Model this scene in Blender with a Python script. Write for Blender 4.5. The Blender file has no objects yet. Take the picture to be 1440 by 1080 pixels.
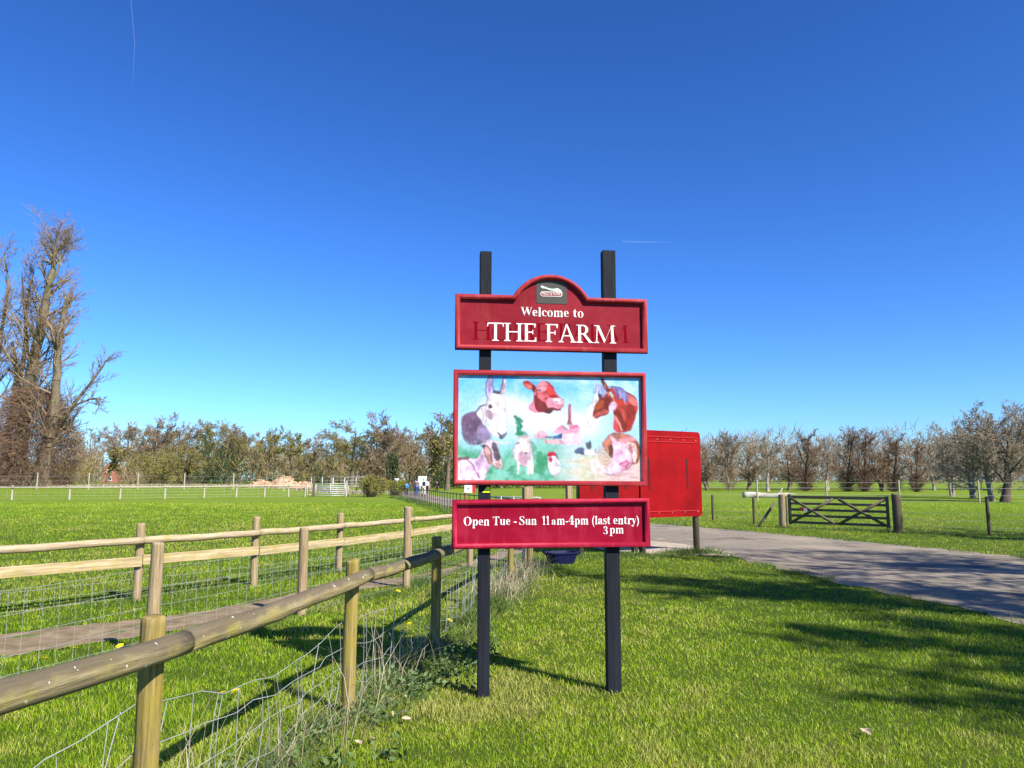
import bpy, bmesh, math, random
import numpy as np
from mathutils import Vector, Matrix, Quaternion

scene = bpy.context.scene
COL = scene.collection
R = math.radians

# ------------------------------------------------------------------ camera
cd = bpy.data.cameras.new('camera')
cd.sensor_width = 36.0
cd.lens = 26.0
cd.clip_start = 0.05
cd.clip_end = 9000.0
cam = bpy.data.objects.new('camera', cd)
COL.objects.link(cam)
cam.location = (0, 0, 1.6)
cam.rotation_euler = (R(90 + 7.396), 0, 0)
scene.camera = cam

# ------------------------------------------------------------------ sky, sun, exposure
SUN_EL, SUN_AZ = 41.0, 135.0            # azimuth clockwise from +Y (behind the viewer's right shoulder)
world = bpy.data.worlds.new('World')
scene.world = world
world.use_nodes = True
wn, wl = world.node_tree.nodes, world.node_tree.links
wn.clear()
sky = wn.new('ShaderNodeTexSky')
sky.sky_type = 'NISHITA'
sky.sun_disc = False
sky.sun_elevation = R(SUN_EL)
sky.sun_rotation = R(SUN_AZ)
sky.altitude = 60
sky.air_density = 1.0
sky.dust_density = 0.3
sky.ozone_density = 3.0
gam = wn.new('ShaderNodeGamma')
gam.inputs['Gamma'].default_value = 1.3
tint = wn.new('ShaderNodeMix')
tint.data_type = 'RGBA'
tint.blend_type = 'MULTIPLY'
tint.inputs[0].default_value = 1.0
tint.inputs[7].default_value = (0.43, 0.645, 1.0, 1.0)
bg = wn.new('ShaderNodeBackground')
bg.inputs['Strength'].default_value = 0.066
wo = wn.new('ShaderNodeOutputWorld')
wl.new(sky.outputs[0], gam.inputs['Color'])
wl.new(gam.outputs[0], tint.inputs[6])
hsv = wn.new('ShaderNodeHueSaturation')
hsv.inputs['Saturation'].default_value = 1.03
wl.new(tint.outputs[2], hsv.inputs['Color'])
wl.new(hsv.outputs[0], bg.inputs['Color'])
wl.new(bg.outputs[0], wo.inputs['Surface'])

sd = bpy.data.lights.new('sun', 'SUN')
sd.energy = 5.0
sd.angle = R(0.53)
sd.color = (1.0, 0.945, 0.86)
sun = bpy.data.objects.new('sun', sd)
COL.objects.link(sun)
_sv = Vector((math.sin(R(SUN_AZ)) * math.cos(R(SUN_EL)), math.cos(R(SUN_AZ)) * math.cos(R(SUN_EL)), math.sin(R(SUN_EL))))
sun.rotation_euler = _sv.to_track_quat('Z', 'Y').to_euler()
sun.location = _sv * 60

vs = scene.view_settings
vs.view_transform = 'Standard'
vs.look = 'None'
vs.exposure = 0.95
vs.gamma = 1.0
vs.use_curve_mapping = False
scene.cycles.max_bounces = 6
scene.cycles.diffuse_bounces = 3
scene.cycles.transparent_max_bounces = 8

# ------------------------------------------------------------------ helpers
def lin(c):
    return tuple((x / 255 / 12.92) if x / 255 <= 0.04045 else ((x / 255 + 0.055) / 1.055) ** 2.4 for x in c)

def smooth(t):
    t = np.clip(t, 0, 1)
    return t * t * (3 - 2 * t)

def hz(x, y):
    """height of the ground: flat near by, a gentle rise in the left-hand distance"""
    return 0.85 * smooth((np.asarray(y, float) - 64) / 24) * smooth((-17 - np.asarray(x, float)) / 12)

def hzf(x, y):
    return float(hz(x, y))

class NT:
    def __init__(s, m):
        s.t = m.node_tree
        s.n = m.node_tree.nodes
        s.l = m.node_tree.links
    def new(s, t, **kw):
        nd = s.n.new(t)
        for k, v in kw.items():
            if hasattr(nd, k):
                setattr(nd, k, v)
            else:
                nd.inputs[k].default_value = v
        return nd
    def link(s, a, b):
        s.l.new(a, b)

def c4(c):
    return (c[0], c[1], c[2], 1.0)

def material(name, colors, scale=4.0, stretch=(1, 1, 1), rough=0.8, bump=0.0, bscale=None, detail=6.0,
             spec=0.3, coords='Object', second=None, metal=0.0, distort=0.0):
    """noise-driven procedural material. colors: [(pos, rgb), ...]; second: (rgb, scale, lo, hi) patches of another colour"""
    m = bpy.data.materials.new(name)
    m.use_nodes = True
    g = NT(m)
    b = g.n['Principled BSDF']
    b.inputs['Roughness'].default_value = rough
    b.inputs['Specular IOR Level'].default_value = spec
    b.inputs['Metallic'].default_value = metal
    tc = g.new('ShaderNodeTexCoord')
    mp = g.new('ShaderNodeMapping')
    mp.inputs['Scale'].default_value = stretch
    g.link(tc.outputs[coords], mp.inputs['Vector'])
    nz = g.new('ShaderNodeTexNoise')
    nz.inputs['Scale'].default_value = scale
    nz.inputs['Detail'].default_value = detail
    nz.inputs['Roughness'].default_value = 0.62
    nz.inputs['Distortion'].default_value = distort
    g.link(mp.outputs[0], nz.inputs['Vector'])
    cr = g.new('ShaderNodeValToRGB')
    el = cr.color_ramp.elements
    while len(el) < len(colors):
        el.new(0.5)
    for e, (p, c) in zip(el, colors):
        e.position = p
        e.color = c4(c)
    g.link(nz.outputs['Fac'], cr.inputs[0])
    out = cr.outputs[0]
    if second:
        seconds = second if isinstance(second, list) else [second]
        for (c2, s2, lo, hi) in seconds:
            n2 = g.new('ShaderNodeTexNoise')
            n2.inputs['Scale'].default_value = s2
            n2.inputs['Detail'].default_value = 5.0
            g.link(tc.outputs[coords], n2.inputs['Vector'])
            mr = g.new('ShaderNodeMapRange')
            mr.inputs['From Min'].default_value = lo
            mr.inputs['From Max'].default_value = hi
            g.link(n2.outputs['Fac'], mr.inputs['Value'])
            mx = g.new('ShaderNodeMix')
            mx.data_type = 'RGBA'
            g.link(mr.outputs[0], mx.inputs[0])
            g.link(out, mx.inputs[6])
            mx.inputs[7].default_value = c4(c2)
            out = mx.outputs[2]
    g.link(out, b.inputs['Base Color'])
    if bump:
        nb = g.new('ShaderNodeTexNoise')
        nb.inputs['Scale'].default_value = bscale or scale * 3
        nb.inputs['Detail'].default_value = 4.0
        g.link(mp.outputs[0], nb.inputs['Vector'])
        bp = g.new('ShaderNodeBump')
        bp.inputs['Strength'].default_value = bump
        bp.inputs['Distance'].default_value = 0.02
        g.link(nb.outputs['Fac'], bp.inputs['Height'])
        g.link(bp.outputs[0], b.inputs['Normal'])
    return m

def flat(name, c, rough=0.7, spec=0.3, metal=0.0):
    return material(name, [(0.3, tuple(x * 0.85 for x in c)), (0.7, tuple(min(1, x * 1.12) for x in c))], scale=6, rough=rough, spec=spec, metal=metal)

def mesh_np(name, V, faces):
    """faces: list of integer arrays, each of shape (n, k)"""
    me = bpy.data.meshes.new(name)
    V = np.asarray(V, np.float32)
    faces = [np.asarray(f, np.int32) for f in faces if len(f)]
    nl = sum(f.size for f in faces)
    npoly = sum(len(f) for f in faces)
    me.vertices.add(len(V))
    me.vertices.foreach_set('co', V.ravel())
    me.loops.add(nl)
    me.polygons.add(npoly)
    me.loops.foreach_set('vertex_index', np.concatenate([f.ravel() for f in faces]))
    sizes = np.concatenate([np.full(len(f), f.shape[1], np.int32) for f in faces])
    starts = np.concatenate([[0], np.cumsum(sizes)[:-1]]).astype(np.int32)
    me.polygons.foreach_set('loop_start', starts)
    me.update(calc_edges=True)
    return me

def add(name, me, parent=None, mats=(), loc=None, rot=None, smooth_shade=False):
    o = bpy.data.objects.new(name, me)
    COL.objects.link(o)
    for m in (mats if isinstance(mats, (list, tuple)) else [mats]):
        if me is not None and m is not None and m.name not in [x.name for x in me.materials if x]:
            me.materials.append(m)
    if parent is not None:
        o.parent = parent
    if loc is not None:
        o.location = loc
    if rot is not None:
        o.rotation_euler = rot
    if smooth_shade:
        me.polygons.foreach_set('use_smooth', np.ones(len(me.polygons), bool))
    return o

def tag(o, label=None, cat=None, group=None, kind=None):
    if label: o['label'] = label
    if cat: o['category'] = cat
    if group: o['group'] = group
    if kind: o['kind'] = kind
    return o

def empty(name, loc, rz=0.0, **kw):
    o = bpy.data.objects.new(name, None)
    o.empty_display_size = 0.2
    COL.objects.link(o)
    o.location = loc
    o.rotation_euler = (0, 0, rz)
    return tag(o, **kw)

def copy_tree(o, parent=None):
    c = o.copy()
    COL.objects.link(c)
    c.parent = parent
    for ch in o.children:
        copy_tree(ch, c)
    return c

def box_data(x0, x1, y0, y1, z0, z1, bev=0.0):
    bm = bmesh.new()
    bmesh.ops.create_cube(bm, size=1)
    bmesh.ops.scale(bm, vec=(x1 - x0, y1 - y0, z1 - z0), verts=bm.verts)
    bmesh.ops.translate(bm, vec=((x0 + x1) / 2, (y0 + y1) / 2, (z0 + z1) / 2), verts=bm.verts)
    if bev:
        bmesh.ops.bevel(bm, geom=list(bm.edges), offset=bev, segments=2, affect='EDGES', profile=0.5)
    return bm

def bm_mesh(bm, name):
    me = bpy.data.meshes.new(name)
    bm.to_mesh(me)
    bm.free()
    return me

def box(name, parent, m, x0, x1, y0, y1, z0, z1, bev=0.003):
    return add(name, bm_mesh(box_data(x0, x1, y0, y1, z0, z1, bev), name), parent, m)

def tubes(segs, sides=3):
    """segs (n, 8): p0, p1, r0, r1 -> verts, quads"""
    S = np.asarray(segs, np.float64)
    n = len(S)
    p0, p1, r0, r1 = S[:, 0:3], S[:, 3:6], S[:, 6], S[:, 7]
    d = p1 - p0
    d /= np.linalg.norm(d, axis=1, keepdims=True) + 1e-9
    ref = np.where(np.abs(d[:, 2:3]) > 0.9, np.array([[1.0, 0, 0]]), np.array([[0, 0, 1.0]]))
    a = np.cross(d, ref)
    a /= np.linalg.norm(a, axis=1, keepdims=True) + 1e-9
    b = np.cross(d, a)
    ang = np.arange(sides) * 2 * math.pi / sides
    ring = a[:, None, :] * np.cos(ang)[None, :, None] + b[:, None, :] * np.sin(ang)[None, :, None]
    v0 = p0[:, None, :] + ring * r0[:, None, None]
    v1 = p1[:, None, :] + ring * r1[:, None, None]
    V = np.concatenate([v0, v1], axis=1).reshape(-1, 3)
    base = (np.arange(n) * 2 * sides)[:, None]
    k = np.arange(sides)
    k2 = (k + 1) % sides
    F = np.stack([base + k, base + sides + k, base + sides + k2, base + k2], axis=2).reshape(-1, 4)
    return V, F

def merge(parts):
    Vs, Fs, off = [], [], 0
    for V, F in parts:
        if len(V) == 0:
            continue
        Vs.append(V)
        Fs.append(np.asarray(F) + off)
        off += len(V)
    return np.concatenate(Vs), Fs

def polyline_tube(pts, radii, sides=10, caps=True, rng=None, wob=0.0, oval=1.0):
    """connected tube through pts with slightly uneven rings"""
    P = np.asarray(pts, float)
    n = len(P)
    radii = np.broadcast_to(np.asarray(radii, float), (n,))
    t = np.gradient(P, axis=0)
    t /= np.linalg.norm(t, axis=1, keepdims=True)
    ref = np.array([0, 0, 1.0]) if abs(t[0, 2]) < 0.8 else np.array([1.0, 0, 0])
    a = np.cross(t, ref)
    a /= np.linalg.norm(a, axis=1, keepdims=True)
    b = np.cross(t, a)
    ang = np.arange(sides) * 2 * math.pi / sides
    jit = np.ones((n, sides))
    if rng is not None and wob:
        base = 1 + wob * rng.standard_normal(sides)
        jit = base[None, :] * (1 + wob * 0.5 * rng.standard_normal((n, 1))) * (1 + 0.25 * wob * rng.standard_normal((n, sides)))
    V = P[:, None, :] + (a[:, None, :] * np.cos(ang)[None, :, None] * oval + b[:, None, :] * np.sin(ang)[None, :, None]) * (radii[:, None] * jit)[:, :, None]
    V = V.reshape(-1, 3)
    i = np.arange(n - 1)[:, None] * sides
    k = np.arange(sides)
    k2 = (k + 1) % sides
    F = [np.stack([i + k, i + k2, i + sides + k2, i + sides + k], axis=2).reshape(-1, 4)]
    if caps:
        V = np.concatenate([V, P[:1], P[-1:]])
        c0, c1 = len(V) - 2, len(V) - 1
        F.append(np.stack([np.full(sides, c0), k2, k], axis=1))
        F.append(np.stack([np.full(sides, c1), (n - 1) * sides + k, (n - 1) * sides + k2], axis=1))
    return V, F

def inpoly(x, y, poly):
    x = np.asarray(x); y = np.asarray(y)
    ins = np.zeros(x.shape, bool)
    n = len(poly)
    j = n - 1
    for i in range(n):
        xi, yi = poly[i]
        xj, yj = poly[j]
        if yi != yj:
            c = ((yi > y) != (yj > y)) & (x < (xj - xi) * (y - yi) / (yj - yi) + xi)
            ins ^= c
        j = i
    return ins

# ------------------------------------------------------------------ materials of the setting
def grass_ground_material():
    m = bpy.data.materials.new('meadow_turf')
    m.use_nodes = True
    g = NT(m)
    b = g.n['Principled BSDF']
    b.inputs['Roughness'].default_value = 0.9
    b.inputs['Specular IOR Level'].default_value = 0.1
    tc = g.new('ShaderNodeTexCoord')
    def noise(scale, detail=6, sx=1, sy=1):
        mp = g.new('ShaderNodeMapping')
        mp.inputs['Scale'].default_value = (sx, sy, 1)
        g.link(tc.outputs['Object'], mp.inputs['Vector'])
        n = g.new('ShaderNodeTexNoise')
        n.inputs['Scale'].default_value = scale
        n.inputs['Detail'].default_value = detail
        n.inputs['Roughness'].default_value = 0.65
        g.link(mp.outputs[0], n.inputs['Vector'])
        return n
    n1 = noise(2.2, 8)
    cr = g.new('ShaderNodeValToRGB')
    e = cr.color_ramp.elements
    e[0].position, e[0].color = 0.30, c4((0.070, 0.125, 0.008))
    e[1].position, e[1].color = 0.72, c4((0.215, 0.285, 0.022))
    x = e.new(0.5); x.color = c4((0.140, 0.210, 0.014))
    g.link(n1.outputs['Fac'], cr.inputs[0])
    n2 = noise(0.09, 5, 0.6, 1.6)
    mr = g.new('ShaderNodeMapRange')
    mr.inputs['From Min'].default_value = 0.42
    mr.inputs['From Max'].default_value = 0.66
    g.link(n2.outputs['Fac'], mr.inputs['Value'])
    mx = g.new('ShaderNodeMix'); mx.data_type = 'RGBA'
    g.link(mr.outputs[0], mx.inputs[0])
    g.link(cr.outputs[0], mx.inputs[6])
    mx.inputs[7].default_value = c4((0.175, 0.225, 0.020))
    n3 = noise(0.5, 6, 1, 2.2)
    mr3 = g.new('ShaderNodeMapRange')
    mr3.inputs['From Min'].default_value = 0.55
    mr3.inputs['From Max'].default_value = 0.75
    g.link(n3.outputs['Fac'], mr3.inputs['Value'])
    mx3 = g.new('ShaderNodeMix'); mx3.data_type = 'RGBA'
    g.link(mr3.outputs[0], mx3.inputs[0])
    g.link(mx.outputs[2], mx3.inputs[6])
    mx3.inputs[7].default_value = c4((0.085, 0.140, 0.010))
    # thatch and soil colour near by, darkened to stand in for blade shadow
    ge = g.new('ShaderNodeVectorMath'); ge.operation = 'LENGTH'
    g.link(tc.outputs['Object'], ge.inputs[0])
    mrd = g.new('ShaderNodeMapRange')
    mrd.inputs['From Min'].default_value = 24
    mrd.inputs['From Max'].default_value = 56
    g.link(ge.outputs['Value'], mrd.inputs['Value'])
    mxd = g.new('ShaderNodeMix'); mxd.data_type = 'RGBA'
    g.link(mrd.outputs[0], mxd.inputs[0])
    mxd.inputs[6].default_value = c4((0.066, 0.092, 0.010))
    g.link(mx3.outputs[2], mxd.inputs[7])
    g.link(mxd.outputs[2], b.inputs['Base Color'])
    nb = noise(28, 4)
    bp = g.new('ShaderNodeBump')
    bp.inputs['Strength'].default_value = 0.8
    bp.inputs['Distance'].default_value = 0.04
    g.link(nb.outputs['Fac'], bp.inputs['Height'])
    g.link(bp.outputs[0], b.inputs['Normal'])
    return m

M = {}
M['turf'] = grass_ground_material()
M['asphalt'] = material('worn_drive_surface', [(0.25, (0.150, 0.125, 0.092)), (0.5, (0.235, 0.198, 0.146)), (0.8, (0.32, 0.272, 0.202))],
                        scale=24, detail=10, rough=0.95, bump=0.9, bscale=70, spec=0.1,
                        second=[((0.36, 0.29, 0.21), 0.35, 0.50, 0.72), ((0.125, 0.105, 0.09), 0.9, 0.56, 0.70), ((0.40, 0.34, 0.26), 2.6, 0.62, 0.74)])
M['sand'] = material('sandy_gravel', [(0.3, (0.30, 0.23, 0.16)), (0.55, (0.44, 0.36, 0.27)), (0.8, (0.55, 0.47, 0.38))],
                     scale=7, rough=0.95, bump=0.8, bscale=60, spec=0.1)
M['dirt'] = material('trodden_earth', [(0.3, (0.130, 0.092, 0.052)), (0.55, (0.235, 0.175, 0.105)), (0.8, (0.35, 0.275, 0.18))],
                     scale=4, rough=0.95, bump=0.7, bscale=40, spec=0.1, second=((0.10, 0.13, 0.03), 2.5, 0.60, 0.72))

# ------------------------------------------------------------------ ground
def graded(lo, hi, k, n):
    t = np.linspace(-1, 1, n)
    s = np.sinh(k * t) / math.sinh(k)
    return np.where(s < 0, -s * lo, s * hi)

gx = graded(-1600, 1600, 4.2, 121)
gy = np.concatenate([[-120, -60, -30, -15], np.linspace(-8, 130, 100), np.geomspace(140, 3000, 24)])
GX, GY = np.meshgrid(gx, gy)
GZ = hz(GX, GY)
V = np.stack([GX.ravel(), GY.ravel(), GZ.ravel()], 1)
nx, ny = len(gx), len(gy)
i = (np.arange(ny - 1)[:, None] * nx + np.arange(nx - 1)[None, :]).ravel()
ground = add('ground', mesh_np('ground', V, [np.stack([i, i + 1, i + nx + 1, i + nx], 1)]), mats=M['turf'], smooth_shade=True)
tag(ground, kind='structure')

ROAD_N = [(7.2, -12), (6.35, 2), (5.75, 8.6), (5.16, 11.5), (4.4, 16.6), (3.1, 19.5), (1.2, 26), (-1.6, 36.5), (-4.4, 47.5), (-7.6, 61), (-10.3, 71.5), (-12.6, 84), (-15.0, 106)]
ROAD_F = [(12.4, -12), (12.0, 5), (10.56, 15.6), (9.4, 18.8), (7.96, 22.2), (6.64, 25.1), (5.15, 28), (2.4, 37.5), (-0.6, 48), (-4.2, 61), (-7.0, 72), (-9.4, 85), (-11.6, 106)]

def catmull(P, k=8, closed=False):
    P = np.asarray(P, float)
    n = len(P)
    out = []
    rngi = range(n) if closed else range(n - 1)
    for i in rngi:
        if closed:
            p0, p1, p2, p3 = P[(i - 1) % n], P[i], P[(i + 1) % n], P[(i + 2) % n]
        else:
            p0, p1, p2, p3 = P[max(i - 1, 0)], P[i], P[i + 1], P[min(i + 2, n - 1)]
        for t in np.arange(k) / k:
            out.append(0.5 * ((2 * p1) + (-p0 + p2) * t + (2 * p0 - 5 * p1 + 4 * p2 - p3) * t * t + (-p0 + 3 * p1 - 3 * p2 + p3) * t ** 3))
    if not closed:
        out.append(P[-1])
    return np.array(out)

def strip(name, A, B, z, m, cols=6, jitter=0.05, seed=1):
    rng = np.random.default_rng(seed)
    A, B = catmull(A, 14), catmull(B, 14)
    A = A + np.c_[rng.normal(0, jitter, len(A)), np.zeros(len(A))]
    B = B + np.c_[rng.normal(0, jitter, len(B)), np.zeros(len(B))]
    n = len(A)
    w = np.linspace(0, 1, cols)
    P = A[:, None, :] * (1 - w)[None, :, None] + B[:, None, :] * w[None, :, None]
    Z = hz(P[..., 0], P[..., 1]) + z
    Vv = np.concatenate([P, Z[..., None]], 2).reshape(-1, 3)
    q = (np.arange(n - 1)[:, None] * cols + np.arange(cols - 1)[None, :]).ravel()
    o = add(name, mesh_np(name, Vv, [np.stack([q, q + 1, q + cols + 1, q + cols], 1)]), mats=m)
    tag(o, kind='structure')
    return np.concatenate([A, B[::-1]])

road_poly = strip('road', ROAD_N, ROAD_F, 0.012, M['asphalt'], 8, 0.07, 2)
verge_poly = strip('gravel_verge', [(4.46, 15.9), (3.0, 16.4), (2.2, 16.9), (1.5, 19.5), (0.5, 26.0), (-2.2, 36.5)],
                   [(4.9, 16.4), (4.6, 17.6), (4.2, 18.9), (3.2, 20.6), (1.75, 26.3), (-1.2, 36.8)], 0.02, M['sand'], 5, 0.05, 3)
path_poly = strip('dirt_path', [(-6.6, 4.9), (-4.66, 6.95), (-3.38, 8.45), (-2.25, 11.0), (-1.36, 12.1), (-0.45, 14.6), (0.3, 17.0), (1.5, 18.5)],
                  [(-7.2, 5.6), (-5.3, 7.95), (-3.85, 9.3), (-2.55, 11.7), (-1.55, 12.9), (-0.75, 15.1), (0.0, 17.6), (1.3, 19.5)], 0.010, M['dirt'], 5, 0.04, 4)
BARE = [road_poly, verge_poly, path_poly]

def bare(x, y, slack=None):
    b = np.zeros(np.shape(x), bool)
    for p in BARE:
        b |= inpoly(x, y, p)
    return b

# ------------------------------------------------------------------ trees
M['bark'] = material('grey_brown_bark', [(0.3, (0.085, 0.062, 0.045)), (0.55, (0.17, 0.13, 0.095)), (0.8, (0.27, 0.215, 0.16))],
                     scale=2.0, stretch=(2, 2, 0.5), rough=0.95, bump=0.8, bscale=8, spec=0.1, second=((0.12, 0.125, 0.045), 0.8, 0.5, 0.7))
M['bark_pale'] = material('pale_grey_bark', [(0.3, (0.16, 0.13, 0.10)), (0.55, (0.30, 0.255, 0.20)), (0.8, (0.45, 0.40, 0.33))],
                          scale=2.0, stretch=(2, 2, 0.5), rough=0.95, bump=0.8, bscale=8, spec=0.1)
M['bark_lime'] = material('fissured_lime_bark', [(0.3, (0.075, 0.057, 0.037)), (0.55, (0.165, 0.128, 0.086)), (0.8, (0.27, 0.22, 0.155))], scale=1.6, stretch=(2.5, 2.5, 0.4), rough=0.95, bump=1.0, bscale=7, spec=0.1, second=((0.17, 0.165, 0.06), 0.7, 0.5, 0.7))
M['bark_dark'] = material('dark_wet_bark', [(0.3, (0.045, 0.033, 0.026)), (0.6, (0.095, 0.072, 0.055)), (0.85, (0.15, 0.115, 0.09))],
                          scale=2.0, stretch=(2, 2, 0.5), rough=0.95, spec=0.1)
M['twig_brown'] = material('brown_twigs', [(0.3, (0.170, 0.118, 0.068)), (0.7, (0.330, 0.240, 0.145))], scale=0.9, rough=0.95, spec=0.1)
M['twig_olive'] = material('olive_twigs', [(0.3, (0.165, 0.135, 0.050)), (0.7, (0.315, 0.255, 0.105))], scale=0.9, rough=0.95, spec=0.1)
M['twig_red'] = material('red_brown_twigs', [(0.3, (0.135, 0.082, 0.054)), (0.7, (0.275, 0.175, 0.115))], scale=0.9, rough=0.95, spec=0.1)
M['twig_grey'] = material('grey_twigs', [(0.3, (0.19, 0.150, 0.105)), (0.7, (0.36, 0.290, 0.210))], scale=0.9, rough=0.95, spec=0.1)
M['leaf_olive'] = material('young_olive_leaves', [(0.3, (0.130, 0.122, 0.026)), (0.7, (0.235, 0.205, 0.055))], scale=1.2, rough=0.8, spec=0.2)
M['leaf_yellow'] = material('yellow_green_leaves', [(0.3, (0.125, 0.135, 0.014)), (0.7, (0.230, 0.225, 0.030))], scale=1.2, rough=0.8, spec=0.2)
M['leaf_dark'] = material('ivy_leaves', [(0.3, (0.022, 0.038, 0.010)), (0.7, (0.060, 0.085, 0.022))], scale=1.2, rough=0.7, spec=0.3)
M['leaf_brown'] = material('brown_buds', [(0.3, (0.17, 0.12, 0.072)), (0.7, (0.30, 0.22, 0.135))], scale=1.2, rough=0.9, spec=0.1)
M['cut_wood'] = material('cut_limb_wood', [(0.3, (0.50, 0.42, 0.31)), (0.7, (0.68, 0.60, 0.47))], scale=4, rough=0.9)

def rot_about(d, ang, az):
    """turn unit vector d by ang towards a random side az"""
    ref = (1, 0, 0) if abs(d[0]) < 0.7 else (0, 1, 0)
    ax = (d[1] * ref[2] - d[2] * ref[1], d[2] * ref[0] - d[0] * ref[2], d[0] * ref[1] - d[1] * ref[0])
    l = math.sqrt(ax[0] ** 2 + ax[1] ** 2 + ax[2] ** 2)
    ax = (ax[0] / l, ax[1] / l, ax[2] / l)
    bx = (d[1] * ax[2] - d[2] * ax[1], d[2] * ax[0] - d[0] * ax[2], d[0] * ax[1] - d[1] * ax[0])
    ca, sa = math.cos(az), math.sin(az)
    s = math.sin(ang)
    c = math.cos(ang)
    return tuple(d[i] * c + (ax[i] * ca + bx[i] * sa) * s for i in range(3))

def norm3(d):
    l = math.sqrt(d[0] ** 2 + d[1] ** 2 + d[2] ** 2) + 1e-9
    return (d[0] / l, d[1] / l, d[2] / l)

def branch(segs, rnd, p, d, L, r, lvl, P):
    n = P['n'][lvl]
    step = L / n
    wob, trop = P['wob'][lvl], P['trop'][lvl]
    g = rnd.gauss
    for i in range(n):
        d = norm3((d[0] + g(0, wob), d[1] + g(0, wob), d[2] + g(0, wob) + trop))
        q = (p[0] + d[0] * step, p[1] + d[1] * step, p[2] + d[2] * step)
        f0, f1 = i / n, (i + 1) / n
        r0 = max(r * (1 - f0 * (1 - P['tip'])), P['rmin'])
        r1 = max(r * (1 - f1 * (1 - P['tip'])), P['rmin'] * 0.8)
        segs.append((*p, *q, r0, r1, lvl))
        if lvl < P['max'] and f1 > P['start'][lvl]:
            k = P['ch'][lvl] / n / (1 - P['start'][lvl])
            k = int(k) + (1 if rnd.random() < k - int(k) else 0)
            for _ in range(k):
                a = R(P['ang'][lvl]) * rnd.uniform(0.65, 1.3)
                cdv = rot_about(d, a, rnd.uniform(0, 2 * math.pi))
                cl = L * P['ratio'][lvl] * (1 - P['fall'][lvl] * f1) * rnd.uniform(0.65, 1.2)
                t = rnd.random()
                cp = (p[0] + d[0] * step * t, p[1] + d[1] * step * t, p[2] + d[2] * step * t)
                branch(segs, rnd, cp, cdv, cl, r1 * P['rr'][lvl], lvl + 1, P)
        p = q

def quads_at(points, size, rng, upright=False):
    """one small randomly turned leaf-like rhomb at each point"""
    n = len(points)
    a = rng.normal(size=(n, 3))
    a /= np.linalg.norm(a, axis=1, keepdims=True)
    b = np.cross(a, rng.normal(size=(n, 3)))
    b /= np.linalg.norm(b, axis=1, keepdims=True) + 1e-9
    s = size * rng.uniform(0.6, 1.4, (n, 1))
    V = np.stack([points - a * s, points + b * s * 0.55, points + a * s, points - b * s * 0.55], 1).reshape(-1, 3)
    F = np.arange(n * 4).reshape(-1, 4)
    return V, F

OAK = dict(max=4, n=(7, 6, 5, 3, 2), wob=(0.05, 0.15, 0.14, 0.13, 0.12), trop=(0.0, 0.07, 0.06, 0.05, 0.05), start=(0.22, 0.15, 0.12, 0.1, 0),
           ch=(11, 8, 6, 5, 0), ang=(54, 46, 42, 38, 36), ratio=(0.58, 0.52, 0.54, 0.56, 0.4), fall=(0.42, 0.4, 0.35, 0.3, 0.3), rr=(0.40, 0.5, 0.52, 0.6, 0.6),
           tip=0.22, rmin=0.02)
ASH = dict(OAK, ch=(11, 8, 6, 5, 0), ang=(40, 38, 36, 34, 33), ratio=(0.54, 0.50, 0.52, 0.56, 0.4), trop=(0.02, 0.12, 0.1, 0.07, 0.05), start=(0.3, 0.2, 0.12, 0.1, 0))
LIME = dict(OAK, ch=(11, 7, 6, 5, 0), ang=(40, 40, 38, 36, 34), ratio=(0.54, 0.50, 0.54, 0.58, 0.4), trop=(0.02, 0.16, 0.1, 0.05, 0.05), start=(0.18, 0.2, 0.12, 0.1, 0))

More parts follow.
